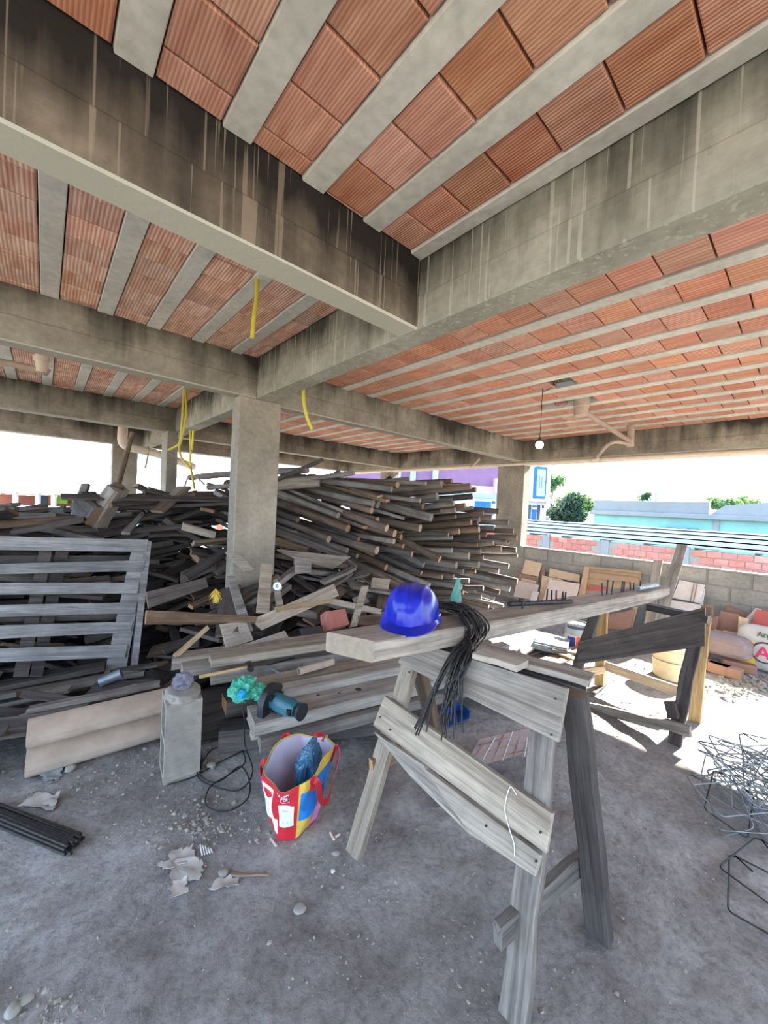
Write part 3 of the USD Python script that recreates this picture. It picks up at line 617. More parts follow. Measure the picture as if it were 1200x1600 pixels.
# ---------------------------------------------------------------- the near sawhorse
S1 = thing('sawhorse', 'near weathered wooden sawhorse in the foreground carrying the heavy beam', 'sawhorse')
fL, fB, fF, fR = at(548, 1337, 'z', 0), at(704, 1235, 'z', 0), at(800, 1602, 'z', 0), at(938, 1460, 'z', 0)
rdR, rdL = np.array([1.225, .475, .865]), np.array([1.17, 1.11, .85])
nrm = np.cross(fL-fF, (rdR+rdL)/2-fF); nrm /= np.linalg.norm(nrm)
if nrm@(EYE-fF) < 0: nrm = -nrm
def leg(p0, p1, w, t, m, par, up, seed, **kw): return stick('leg', p0, p1, w, t, m, par, up=up, seed=seed, n=6, rough=.0025, **kw)
pF = (fF+fL)/2-nrm*.02
leg(fL-nrm*.02, onplane(640, 1040, pF, nrm), .072, .036, 'wood_pale', S1, nrm, 1)
leg(fF-nrm*.02, onplane(853, 1120, pF, nrm), .075, .045, 'wood_grey', S1, nrm, 2)
leg(fR, rdR+[.03, .0, -.02], .075, .042, 'wood_dark', S1, (1, 0, .3), 3)
leg(fB, rdL+[.04, .02, -.05], .07, .04, 'wood_brown', S1, (1, 0, .3), 4)
quadboard('apron', px_on(pF+nrm*.048, nrm, [(640, 1000), (887, 1076), (872, 1160), (621, 1035)]), .022, 'wood_pale', S1, off=.002)
quadboard('side_board', px_on(pF+nrm*.048, nrm, [(600, 1087), (863, 1272), (853, 1334), (582, 1133)]), .022, 'wood_pale', S1)
quadboard('side_board', px_on(pF+nrm*.046, nrm, [(585, 1143), (846, 1337), (836, 1370), (735, 1305)]), .020, 'wood_pale', S1)
quadboard('side_board', px_on(pF+nrm*.046, nrm, [(583, 1143), (660, 1195), (740, 1310), (640, 1213)]), .020, 'wood_pale', S1)
stick('rail', at(778, 1462, 'z', .215), onplane(912, 1340, fR+[.0, .0, 0], (1, 0, .0)), .07, .03, 'wood_grey', S1, up=(.3, -1, 0), seed=7)
stick('rail', (fL*.62+rdL*.38)+[0, .02, 0], (fB*.62+rdL*.38)+[.06, .02, 0], .07, .025, 'wood_brown', S1, up=(0, 1, 0), seed=8)
stick('apron', rdR+[.085, -.02, -.085], rdL+[.09, .1, -.08], .17, .022, 'wood_dark', S1, up=(1, 0, .35), seed=9)
stick('top_board', at(757, 1016, 'z', .885), at(924, 1062, 'z', .885), .085, .02, 'wood_pale', S1, seed=10)
stick('top_board', at(748, 1020, 'z', .905), at(818, 1041, 'z', .905), .085, .02, 'wood_pale', S1, seed=11)
obj('nail', cat([xf(trimesh.creation.cylinder(.003, .006, sections=6), frame(p, p+nrm*.006)[0]@T(ry=math.pi/2)) for p in px_on(pF+nrm*.05, nrm, [(862, 1148), (868, 1092), (640, 1050), (595, 1120), (610, 1140), (845, 1300), (838, 1345), (760, 1290)])]), LOOK['steel_dark'], S1, kind='stuff')
st = thing('string', 'white string looped over the lower board of the near sawhorse', 'string')
sp = px_on(pF+nrm*.052, nrm, [(808, 1243), (797, 1230), (789, 1262), (795, 1292), (803, 1318), (804, 1338)])
obj('cord', tube(smooth_path(sp, 6), .0016, 6), LOOK['paint_white'], st)

# ---------------------------------------------------------------- the heavy beam
BZ0, BZ1 = .875, .948
bt = [at(517, 987, 'z', BZ1), at(578, 1003, 'z', BZ1)]
be = [np.array([3.14, .80, .945]), np.array([3.32, .59, .945])]
cl = (bt[0]+bt[1])/2, (be[0]+be[1])/2
M, L = frame(cl[0], cl[1]); M[2, 3] = (BZ0+BZ1)/2
n = 26; rings = []; hw = np.linalg.norm(bt[1]-bt[0])/2*.97; r = random.Random(9)
for k in range(n+1):
    u = k/n; x = (u-.5)*L; w = hw*(1-.05*u); sag = -.012*math.sin(u*math.pi)*(1 if u < .6 else 1)
    lo = -.0365+.022*max(0, (u-.86)/.14)
    q = [(-w+.006, lo), (w-.006, lo), (w, lo+.006), (w, .0305), (w-.006, .0365), (-w+.006, .0365), (-w, .0305), (-w, lo+.006)]
    rings.append(np.array([(x+(-.10*(b/hw)*.5 if k == 0 else (.05*(b/hw)+r.uniform(-.012, .012) if k == n else 0))*1.0, b+r.gauss(0, .0012), z+sag+r.gauss(0, .0008)) for b, z in q]))
obj('timber_beam', loft(rings), LOOK['wood_dusty_skylit'], None, M, smooth=25, label='heavy grey timber beam spanning the two sawhorses with the blue helmet on it', cat='beam')

# ---------------------------------------------------------------- the far sawhorse
S2 = thing('sawhorse', 'far sawhorse under the distant end of the heavy beam, half in sunlight', 'sawhorse')
g1, g2, g3, g4 = at(1054, 1162, 'z', 0), at(1086, 1126, 'z', 0), at(886, 1092, 'z', 0), at(937, 1072, 'z', 0)
q1, q3 = np.array([3.22, .50, .85]), np.array([3.28, 1.10, .80])
stick('leg', g1, at(1093, 965, 'x', 3.2), .07, .04, 'wood_dark', S2, up=(-1, 0, .2), seed=21, n=6)
stick('leg', g2, at(1100, 965, 'x', 3.3), .07, .04, 'wood_tan', S2, up=(-1, 0, .2), seed=22, n=6)
stick('leg', g3, at(930, 958, 'x', 3.22), .07, .04, 'wood_dark', S2, up=(-1, 0, .2), seed=23, n=6)
stick('leg', g4, at(942, 955, 'x', 3.36), .07, .04, 'wood_tan', S2, up=(-1, 0, .2), seed=24, n=6)
n2_ = np.array([-1, .05, .28]); n2_ /= np.linalg.norm(n2_)
quadboard('apron', px_on(np.array([3.16, .6, .7]), n2_, [(903, 1003), (1102, 948), (1101, 1009), (900, 1038)]), .025, 'wood_dark', S2)
stick('top_rail', at(1012, 948, 'x', 3.28), at(1108, 968, 'x', 3.2), .07, .045, 'wood_dark', S2, seed=26)
stick('rail', at(910, 1103, 'x', 3.06), at(1079, 1143, 'x', 2.96), .065, .03, 'wood_grey', S2, up=(-1, 0, 0), seed=27, n=6, rough=.004)
stick('rail', at(945, 1040, 'x', 3.46), at(1062, 1081, 'x', 3.42), .07, .03, 'wood_tan', S2, up=(-1, 0, 0), seed=28)
stick('rail', at(903, 1052, 'x', 3.12), at(944, 1046, 'x', 3.44), .06, .025, 'wood_tan', S2, up=(0, 1, 0), seed=29)
stick('block', at(1047, 1096, 'x', 3.02), at(1052, 1122, 'x', 3.0), .06, .04, 'wood_dark', S2, up=(-1, 0, 0), seed=30)

# ---------------------------------------------------------------- on the beam: pins, rods, helmet, bars
def on_beam(px, py, dz=0): return at(px, py, 'z', BZ1-.008+dz)
for i, (px, y0, y1) in enumerate(((811, 934, 944), (816, 935, 950), (854, 920, 938), (862, 922, 938), (869, 922, 938), (878, 924, 937), (880, 924, 937), (883, 925, 936), (941, 911, 929), (948, 906, 928), (955, 907, 929), (971, 908, 925), (974, 908, 924), (985, 909, 922), (990, 910, 922), (1000, 907, 917))):
    b = on_beam(px, y1); h = max(.03, onplane(px, y0, b, (-CF[0], -CF[1], 0))[2]-b[2])
    o = obj('steel_pin', tube([b-[0, 0, .012], b+[rnd.uniform(-.006, .006), rnd.uniform(-.006, .006), h]], .0045, 6), LOOK['steel_dark'], label='short rusty steel pin standing up out of the heavy beam', cat='pin', group='pins driven into the beam')
def rod(p0, p1, rad, label, m='steel_dark'):
    M, L = frame(p0, p1); k = max(4, int(L/.012)); x = np.linspace(-L/2, L/2, k)
    rg = [np.column_stack([np.full(8, a), (rad*(1.06 if i % 2 else .96))*np.cos(np.arange(8)*math.pi/4), (rad*(1.06 if i % 2 else .96))*np.sin(np.arange(8)*math.pi/4)]) for i, a in enumerate(x)]
    return obj('steel_rod', loft(rg), LOOK[m], None, M, label=label, cat='rod')
rod(on_beam(795, 944, .018), on_beam(893, 940, .018), .012, 'dark ribbed steel rod lying on the middle of the heavy beam')
rod(on_beam(997, 920, .016), on_beam(1027, 915, .016), .014, 'short blue-grey steel rod lying near the far end of the heavy beam', 'steel_grey')

plain('helmet_blue', srgb(12, 32, 150), .24, noise=.02, coat_weight=.15)
hp_ = on_beam(643, 972, .002)
he = thing('helmet', 'glossy royal blue hard hat standing on the near end of the heavy beam', 'helmet', (hp_[0], hp_[1], hp_[2]))
HR = math.radians(212)             # the peak points this way
def helmet_shell(off=0.0):
    na, nv = 72, 26; V_ = []
    for i in range(nv+1):
        t = i/nv*math.pi/2; c, s_ = math.cos(t), math.sin(t)
        for j in range(na):
            a = 2*math.pi*j/na; ca, sa = math.cos(a), math.sin(a)
            rad = c**.62
            x, y, z = .136*rad*ca*(1.0), .108*rad*sa, .018+.132*s_**.9
            # three raised ridges from front to back and a keel
            rid = .0075*math.exp(-((y/.012)**2)*1.0)*min(1, s_*1.8)*(1 if ca > -2 else 0)+.006*math.exp(-(((abs(y)-.046)/.009)**2))*min(1, max(0, s_*2.2-.5))
            nn = np.array([ca*c/.136, sa*c/.108, s_/.132]); nn /= np.linalg.norm(nn)+1e-9
            # front badge panel
            bad = .005*(1/(1+math.exp((abs(y)-.034)*400)))*(1/(1+math.exp((z-.075)*300)))*(1 if ca > 0 else 0)
            p = np.array([x, y, z])+nn*(rid+bad+off); V_.append(p)
    V_ = np.array(V_); f = []
    for i in range(nv):
        for j in range(na):
            a, b = i*na+j, i*na+(j+1) % na; f += [[a, b, b+na], [a, b+na, a+na]]
    return V_, np.array(f)
obj('shell', helmet_shell(), LOOK['helmet_blue'], he, T(rz=HR), smooth=True)
na = 72; rings = []
for d, z in ((-.004, .022), (0.004, .010), (.010, .004), (.012, .001), (.009, -.001), (-.006, .004), (-.010, .014)):
    q = []
    for j in range(na):
        a = 2*math.pi*j/na; ca, sa = math.cos(a), math.sin(a)
        pk = max(0, ca-.35)/.65; ext = d*(1+2.4*pk**1.2)+(.012*pk if d > 0 else 0)
        q.append(((.136+ext)*ca, (.108+ext*.8)*sa, z-.016*pk*(1 if d > 0 else .3)+.016))
    rings.append(np.array(q))
obj('brim', loft(rings+[rings[0]], False), LOOK['helmet_blue'], he, T(rz=HR), smooth=True)
for sgn in (-1, 1): obj('slot', cbx(-.022, .022, sgn*.107-.006, sgn*.107+.006, .03, .044, .003), LOOK['helmet_blue'], he, T(rz=HR))
obj('strap', tube(smooth_path([(-.13, -.03, .03), (-.158, -.04, .022), (-.166, 0, .018), (-.158, .04, .022), (-.13, .03, .03)], 6), .008, 8), LOOK['black_rubber'], he, T(rz=HR), smooth=True)

tb_ = thing('bar_bundle', 'bundle of thin black tie bars bent over the front edge of the heavy beam', 'steel bars')
r = random.Random(31)
e0 = on_beam(738, 974)
bdir = (cl[1]-cl[0])/L; bdir = np.array([(be[1]-bt[1])[0], (be[1]-bt[1])[1], 0]); bdir /= np.linalg.norm(bdir); bout = np.array([bdir[1], -bdir[0], 0])
if bout@(EYE-e0) < 0: bout = -bout
for i in range(34):
    u = r.uniform(-.055, .05); lay = r.uniform(.006, .035)
    a0 = on_beam(r.uniform(676, 700), r.uniform(940, 952), lay); a1 = on_beam(r.uniform(700, 728), r.uniform(942, 956), lay+.012)
    top = e0+bdir*u+np.array([0, 0, lay+.010])-bout*r.uniform(.0, .04)
    out = e0+bdir*(u*1.05)+bout*(.022+lay*1.1)+np.array([0, 0, -.03+lay*.3])
    f_ = r.random() < .25
    mx, ex = (r.uniform(705, 735), r.uniform(678, 726)) if not f_ else (r.uniform(694, 704), r.uniform(640, 668))
    out = out-bdir*.015
    mid = onplane(mx, r.uniform(1020, 1045), pF+nrm*(.065+lay*.8), nrm)
    end = onplane(ex, r.uniform(1080, 1158) if not f_ else r.uniform(1128, 1150), pF+nrm*(.075+lay*1.2), nrm)
    obj('bar', tube(smooth_path([a0, a1, top, out, mid, end], 6), .0031, 5), LOOK['black_rubber' if r.random() < .35 else 'steel_dark'], tb_, smooth=True)
mat('green_film', {'p': ('principled_bsdf', {'base_color': srgb(120, 190, 176), 'roughness': .25, 'alpha': .72, 'specular_ior_level': .6}), 't': ('translucent_bsdf', {'color': srgb(120, 200, 180)}), 'm': ('mix_closure', {'fac': .3})}, [('p.BSDF', 'm.closure1'), ('t.BSDF', 'm.closure2')], 'm.closure')
gp = on_beam(712, 936, .02)
rg = []
for k in range(15):
    v = k/14; R = .021*(1-v)**.75+.0042+.004*math.exp(-((v-.93)/.05)**2); tw = v*2.2
    rg.append(np.array([(gp[0]+R*(1+.28*math.sin(5*a+tw))*math.cos(a+tw)+.012*v, gp[1]+R*(1+.28*math.sin(5*a+tw))*math.sin(a+tw), gp[2]-.012+v*.115) for a in np.arange(20)*math.pi/10]))
obj('plastic_sleeve', loft(rg), LOOK['green_film'], smooth=True, label='pale green twisted plastic sleeve standing up where the black tie bars start', cat='plastic')

# ---------------------------------------------------------------- the stack of thick timbers on blocks
def core_block(name_label, M, w=.14, h=.19, l=.39, mortar=False):
    """hollow concrete block: l along local z, two cores through local x"""
    sec = sbox(-h/2, 0, h/2, l).buffer(-.006).buffer(.006, 4)
    for k in (0, 1): sec = sec.difference(sbox(-h/2+.028, .03+k*(l-.03)/2, h/2-.028, (l+.0)/2-.012+k*((l-.03)/2)).buffer(-.012).buffer(.012, 4))
    m = prism(sec, w)
    v = np.column_stack([m[0][:, 2]-w/2, m[0][:, 0], m[0][:, 1]])
    t = thing('concrete_block', name_label, 'concrete block')
    obj('body', (v, m[1]), LOOK['block_concrete'], t, M)
    if mortar:
        rr_ = random.Random(4); p = trimesh.creation.icosphere(3, 1.0); q = np.array(p.vertices)
        nz = .75+.5*meshkit.fbm(q*2.2, 4, 6)
        q = np.sign(q)*np.abs(q)**.7*nz[:, None]*np.array([w*.5, h*.48, .035]); q[:, 2] = np.maximum(q[:, 2], -.008)
        obj('mortar', (q+[0, 0, l], np.array(p.faces)), LOOK['mortar'], t, M, smooth=True)
    return t
b0 = at(255, 1228, 'z', 0); b1 = at(312, 1209, 'z', 0)
ang = math.atan2(b1[1]-b0[1], b1[0]-b0[0])
bc = (b0+b1)/2+np.array([-math.sin(ang), math.cos(ang), 0])*.095
core_block('hollow concrete block standing on end with a mortar cap, left of the shopping bag', T(bc[0], bc[1], -.004, rz=ang), w=np.linalg.norm(b1-b0), mortar=True)
TD = np.array([.98, -.2, 0]); TD /= np.linalg.norm(TD); TS = np.array([-TD[1], TD[0], 0])
c2 = at(505, 1192, 'z', 0)
core_block('concrete block under the front of the timber stack, behind the shopping bag', T(c2[0]+.02, c2[1]+.16, 0, rz=-.3)@T(ry=0), w=.14, h=.19, l=.195)
def timber(px, py, z, L_, w, h, m, label, dz=0.0, back=0.0, skew=0.0, seed=0):
    """thick timber of the stack: (px, py) is its front lower left corner at height z"""
    p = at(px, py, 'z', z); d = TD*math.cos(skew)+TS*math.sin(skew); s_ = np.cross([0, 0, 1], d)
    a = p+s_*w/2+np.array([0, 0, h/2])-d*back; b = a+d*L_
    return stick('timber', a, b, w, h, m, label=label, cat_='timber', group=None, seed=seed, n=8, ch=.006, rough=.003)
timber(408, 1178, .197, 2.0, .13, .062, 'wood_grey', 'lowest front timber of the stack, resting on the concrete block behind the bag', seed=1)
timber(393, 1160, .205, 1.9, .05, .055, 'wood_pale', 'narrow timber just behind the lowest front one in the stack', seed=2, back=.0)
timber(397, 1152, .262, 2.0, .19, .065, 'wood_dusty_skylit', 'broad front timber of the stack with dark discs painted as holes on top', seed=3)
timber(352, 1120, .235, .30, .12, .075, 'wood_dark', 'short dark timber end sticking out under the green plastic bag', seed=4)
timber(430, 1103, .300, 1.8, .09, .075, 'wood_pale', 'raised square timber in the middle of the stack, right of the power saw', seed=5)
timber(405, 1092, .290, 1.8, .13, .07, 'wood_dusty_skylit', 'timber hidden half behind the green bag, between the power saw and the tube', seed=14)
timber(330, 1072, .300, 1.9, .13, .070, 'wood_dusty_skylit', 'cracked timber carrying the cardboard tube in the stack', seed=6)
timber(285, 1060, .33, 1.7, .12, .060, 'wood_pale', 'pale timber carrying the wooden hammer handle', seed=7)
timber(270, 1048, .345, 1.9, .13, .065, 'wood_dusty_skylit', 'rear timber of the stack carrying the white cutting disc', seed=8)
timber(330, 1045, .41, 1.5, .10, .05, 'wood_pale', 'topmost rear plank lying along the back of the stack', seed=9)
stick('timber', at(300, 1120, 'z', .12), at(560, 1062, 'z', .12), .22, .2, 'wood_dark', label='dark bearer timber under the middle of the stack', cat_='timber', seed=12)
stick('timber', at(345, 1150, 'z', .07), at(640, 1120, 'z', .07), .12, .12, 'wood_dark', label='dark bearer timber lying on the floor under the stack', cat_='timber', seed=13)
obj('stain', cat([xf(lathe([(.001, 0), (a, 0), (a*.6, .0012), (.001, .0014)], 14), T(*p, s=1)) for a, p in ((.012, at(497, 1086, 'z', .3275)), (.012, at(530, 1083, 'z', .3275)), (.02, at(560, 1077, 'z', .3275)))]), LOOK['steel_dark'], label='dark discs painted as shaded holes in the broad front timber', cat='stain')  # the dark of the holes is painted as flat discs on the timber

# things lying on the stack
zd = .412
dp = at(343, 1036, 'z', zd+.004)
cd = thing('cutting_disc', 'thin white cutting disc lying on the rear timber', 'disc', dp)
ringp = Point(0, 0).buffer(.047, 20).difference(Point(0, 0).buffer(.010, 10))
obj('disc', prism(ringp, .003), LOOK['paint_white'], cd, T(0, 0, 0, rx=.04)); obj('hub', prism(Point(0, 0).buffer(.017, 12).difference(Point(0, 0).buffer(.0085, 10)), .0045), LOOK['steel_grey'], cd, T(0, 0, 0, rx=.04))
hm = thing('hammer', 'hammer with a round tan wooden handle lying on the timber stack', 'hammer')
h0, h1 = at(311, 1058, 'z', .412), at(388, 1042, 'z', .425)
Mh, Lh = frame(h0, h1)
obj('handle', loft([np.column_stack([np.full(12, x), rr_*np.cos(np.arange(12)*math.pi/6), rr_*.85*np.sin(np.arange(12)*math.pi/6)]) for x, rr_ in ((-Lh/2, .009), (-Lh/2+.004, .0125), (-Lh*.2, .011), (Lh*.2, .010), (Lh/2, .010))]), LOOK['wood_tan'], hm, Mh, smooth=40)
obj('head', cat([xf(cbx(-.016, .016, -.02, .05, -.015, .015, .004), T()), xf(lathe([(.001, 0), (.016, 0), (.017, .004), (.015, .012), (.012, .02), (.001, .02)], 14), T(0, -.04, 0, rx=-math.pi/2)), hull([(-.014, .05, -.006), (.014, .05, -.006), (-.012, .085, -.014), (.012, .085, -.014), (-.014, .05, .006), (.014, .05, .006), (-.012, .086, -.011), (.012, .086, -.011)])]), LOOK['steel_dark'], hm, Mh@T(Lh/2+.008))
bk = thing('steel_bracket', 'small bent grey steel square lying beside the cardboard tube', 'bracket')
k0, k1, k2 = at(417, 1041, 'z', .372), at(436, 1052, 'z', .372), at(460, 1028, 'z', .376)
obj('blade', tube([k0, k1], .006, 4), LOOK['steel_grey'], bk); obj('blade', tube([k0+[0, 0, .006], k2], .004, 4), LOOK['steel_dark'], bk)
obj('lip', tube([k1, k1+(k1-k0)*.18+[0, 0, .01]], .006, 4), LOOK['steel_grey'], bk)
t0, t1 = at(467, 1049, 'z', .395), at(520, 1034, 'z', .395)
Mt, Lt = frame(t0, t1)
obj('cardboard_tube', prism(Point(0, 0).buffer(.021, 12).difference(Point(0, 0).buffer(.0175, 12)), Lt), LOOK['pvc_beige'], None, Mt@T(-Lt/2, 0, 0, ry=math.pi/2), smooth=40, label='pinkish beige hollow tube lying on the timber stack', cat='tube')

def crumple(seed, sub=4, amp=.5, freq=2.4, box=(1, 1, 1)):
    p = trimesh.creation.icosphere(sub, 1.0); q = np.array(p.vertices); o = q.copy()
    for f_, a_ in ((freq, amp), (freq*2.3, amp*.45), (freq*4.7, amp*.2)):
        nn = meshkit.noise(o*f_+seed*3.7, seed); q = q*(1-a_*np.abs(nn-.5)*2)[:, None]
    return q*np.array(box), np.array(p.faces)
mat('green_bag', {'t': ('texture_coordinate', {}), 'n': ('noise_texture', {'scale': 14.0, 'detail': 3, 'distortion': 1.5}), 'r': ('rgb_ramp', {'ramp': [(.3, srgb(50, 186, 160)), (.7, srgb(140, 240, 212))]}), 'p': ('principled_bsdf', {'roughness': .3, 'specular_ior_level': .6, 'alpha': .9}), 't2': ('translucent_bsdf', {'color': srgb(60, 220, 190)}), 'm': ('mix_closure', {'fac': .3})},
    [('t.object', 'n.vector'), ('n.fac', 'r.fac'), ('r.color', 'p.base_color'), ('p.BSDF', 'm.closure1'), ('t2.BSDF', 'm.closure2')], 'm.closure')
mat('clear_bag', {'p': ('principled_bsdf', {'base_color': srgb(150, 150, 168), 'roughness': .22, 'specular_ior_level': .8, 'alpha': .5}), 't2': ('translucent_bsdf', {'color': srgb(170, 170, 186)}), 'm': ('mix_closure', {'fac': .3})}, [('p.BSDF', 'm.closure1'), ('t2.BSDF', 'm.closure2')], 'm.closure')
mat('dark_blue_bag', {'p': ('principled_bsdf', {'base_color': srgb(38, 84, 110), 'roughness': .16, 'specular_ior_level': .9})}, [])
gb = at(381, 1076, 'z', .385)
gt = thing('plastic_bag', 'crumpled bright green plastic bag on the timber stack beside the power saw', 'plastic bag', gb)
obj('film', crumple(3, 5, .55, 1.9, (.095, .08, .075)), LOOK['green_bag'], gt, T(0, 0, 0, rz=.4), smooth=50)
obj('film', crumple(8, 4, .55, 2.2, (.06, .055, .048)), LOOK['green_bag'], gt, T(.065, -.045, -.018, rz=1.0), smooth=50)
obj('film', crumple(12, 4, .6, 2.6, (.032, .02, .018)), LOOK['green_bag'], gt, T(.055, -.105, -.045, rz=.2), smooth=50)
plain('cyan_pack', srgb(30, 160, 224), .4)
obj('blue_pack', crumple(5, 3, .3, 2, (.028, .02, .03)), LOOK['cyan_pack'], gt, T(-.03, -.052, .0))
# power saw
plain('tool_teal', srgb(44, 92, 104), .35, noise=.15, scale=20); plain('tool_black', srgb(30, 34, 38), .45)
sw = at(434, 1097, 'z', .378)
ps = thing('power_saw', 'teal and black hand-held power saw lying on the broad front timber', 'power saw', sw)
sa = math.radians(-72)
def sawM(*a, **k): return T(rz=sa, s=1.25)@T(*a, **k)
obj('motor_body', lathe([(.001, -.062), (.026, -.062), (.034, -.056), (.035, .03), (.031, .05), (.026, .062), (.001, .062)], 20), LOOK['tool_teal'], ps, sawM(.04, 0, .0, ry=math.pi/2), smooth=35)
obj('end_cap', lathe([(.001, 0), (.021, 0), (.030, -.006), (.0335, -.02), (.001, -.02)], 20), LOOK['tool_black'], ps, sawM(.108, 0, 0, ry=-math.pi/2)@T(rz=.1)@T(0, 0, -.004), smooth=35)
obj('vents', cat([cbx(x, x+.004, -.036, .036, -.012, .012, .001) for x in (.082, .089, .096)]), LOOK['tool_black'], ps, sawM(), kind='stuff')
arc = Polygon([(math.cos(a)*.072, math.sin(a)*.072) for a in np.linspace(-.25, math.pi+.25, 22)]).buffer(.004, 4)
obj('blade_guard', prism(arc, .026), LOOK['tool_black'], ps, sawM(-.036, 0, -.012)@T(rz=math.pi/2+.2, rx=0)@T(rx=math.pi/2)@T(0, 0, -.013)@T(rz=.9))
obj('base_plate', cbx(-.055, -.02, -.075, .075, -.045, -.041, .001), LOOK['steel_grey'], ps, sawM())
obj('gear_head', hull([(-.03, -.03, -.028), (-.03, .03, -.028), (-.03, -.03, .03), (-.03, .03, .03), (.0, -.032, -.032), (0, .032, -.032), (0, -.032, .032), (0, .032, .032)]), LOOK['steel_dark'], ps, sawM())
cp = [sw+np.array([-.03, -.05, -.03]), at(383, 1095, 'z', .34), at(382, 1128, 'z', .25), at(383, 1165, 'z', .06), at(395, 1205, 'z', .012), at(372, 1235, 'z', .010), at(325, 1225, 'z', .010), at(308, 1210, 'z', .012), at(316, 1185, 'z', .010)]
cb_ = thing('cable', 'black power cable hanging from the saw and looped on the floor by the concrete block', 'cable')
obj('lead', tube(smooth_path(cp, 8), .0035, 6), LOOK['black_rubber'], cb_, smooth=True)
lp = [at(x, y, 'z', .012) for x, y in ((372, 1160), (383, 1190), (355, 1212), (328, 1230), (322, 1258), (352, 1268), (385, 1250), (390, 1222), (375, 1198), (340, 1222), (312, 1208), (330, 1172), (360, 1168))]
obj('loop', tube(smooth_path(lp, 8), .0035, 6), LOOK['black_rubber'], cb_, smooth=True)
obj('loop', tube(smooth_path([at(x, y, 'z', .010) for x, y in ((262, 1226), (300, 1215), (345, 1190), (385, 1170), (395, 1155))], 8), .0035, 6), LOOK['black_rubber'], cb_, smooth=True)

# crumpled clear bag on the block
bt_ = at(290, 1078, 'z', .40); bt_[:2] = bc[:2]
cbg = thing('plastic_bag', 'crumpled translucent grey plastic bag on top of the standing concrete block', 'plastic bag', (bt_[0], bt_[1], .452))
obj('film', crumple(21, 4, .45, 1.8, (.055, .05, .055)), LOOK['clear_bag'], cbg, smooth=45)

# beige corrugated sheet
sh0, sh1 = at(40, 1216, 'z', 0), at(262, 1150, 'z', 0)
d_ = (sh1-sh0); Ls = np.linalg.norm(d_); d_ /= Ls
pf = []
for k in range(41):
    v = k/40; z = v*.275; off = -.075*abs(math.sin(v*math.pi*2))**.85
    pf.append((off+.02*v, z))
sec = Polygon([(a, b) for a, b in pf]+[(a+.011, b) for a, b in pf[::-1]])
m = prism(sec, Ls+.12)
Ms = np.eye(4); nrm_s = np.cross(d_, [0, 0, 1]); nrm_s = -nrm_s if nrm_s@(EYE-sh0) > 0 else nrm_s
Ms[:3, 0] = nrm_s; Ms[:3, 1] = [0, 0, 1]; Ms[:3, 2] = d_; Ms[:3, 3] = sh0
if np.linalg.det(Ms[:3, :3]) < 0: m = (m[0], m[1][:, ::-1])
obj('roofing_sheet', m, LOOK['pvc_beige'], None, Ms, smooth=50, label='beige fibre-cement roofing sheet with two rounded waves lying on its edge', cat='roofing sheet')

# bundle of dark steel bars at the left
r = random.Random(8)
ea, eb = at(128, 1308, 'z', .012), at(102, 1336, 'z', .012); bd = np.array([-.535, .845, 0])
rb = 0
for lay in range(3):
    for k in range(9-lay):
        u = (k+.5*lay)/8.5; e = ea*(1-u)+eb*u+np.array([0, 0, lay*.0115-.002])
        a = e+bd*r.uniform(-.02, .02); b = e+bd*(1.25+r.uniform(-.1, .1))+np.array([r.gauss(0, .012), r.gauss(0, .006), r.uniform(0, .004)])
        Mr, Lr = frame(a, b); x = np.linspace(-Lr/2, Lr/2, 60)
        obj('steel_bar', loft([np.column_stack([np.full(7, xx_), (.0062 if i % 2 else .0055)*np.cos(np.arange(7)*2*math.pi/7), (.0062 if i % 2 else .0055)*np.sin(np.arange(7)*2*math.pi/7)]) for i, xx_ in enumerate(x)]), LOOK['steel_dark'], None, Mr, label='dark ribbed steel bar in the bundle lying at the left edge of the floor', cat='steel bar', group='steel bars on the floor at the left')

# ---------------------------------------------------------------- the shopping bag
plain('woven_gold', srgb(206, 172, 74), .4, noise=.12, scale=30, bump=.15); plain('woven_red', srgb(186, 34, 46), .4, noise=.1, scale=30, bump=.15); plain('woven_blue', srgb(24, 128, 214), .35, noise=.18, scale=18, bump=.2)
plain('woven_white', srgb(226, 230, 234), .45, noise=.04); plain('woven_lilac', srgb(196, 190, 208), .6, noise=.1); plain('woven_pink', srgb(214, 130, 190), .4, noise=.15, scale=30); plain('woven_skin', srgb(140, 92, 78), .45); plain('print_grey', srgb(150, 160, 172), .6); plain('print_dark_blue', srgb(30, 60, 130), .5)
bgp = at(470, 1318, 'z', 0)
bag_c = bgp+np.array([.045, .115, 0])
BAG = thing('shopping_bag', 'open red, blue and gold woven shopping bag standing on the floor', 'bag', (bag_c[0], bag_c[1], 0))
BR = T(rz=math.radians(-62))
BH = .285
def bagS(th, v, off=0.0):
    th, v = np.asarray(th, float), np.asarray(v, float)
    c, s_ = np.cos(th), np.sin(th); n = 3.2
    grow = .62+.52*v**.8
    a, b = .108*grow, .15*grow
    rad = (np.abs(c/1)**n+np.abs(s_/1)**n)**(-1/n)
    w = 1+.05*np.sin(3*th+5*v)+.035*np.sin(7*th-9*v+1)+.05*np.sin(v*9+2*th)*.5
    x, y = a*c*rad*w+off*c, b*s_*rad*w+off*s_
    front = np.exp(-((th+math.pi/2)/.7)**2)
    z = BH*v*(1-.07*front*v+.05*np.cos(2*th)*v+.025*np.sin(th*1.0+.7)*v)+.006*np.sin(5*th)*v
    y = y-.03*front*(.5-v)*(1)
    return np.stack([x, y, np.maximum(z, .001)], -1)
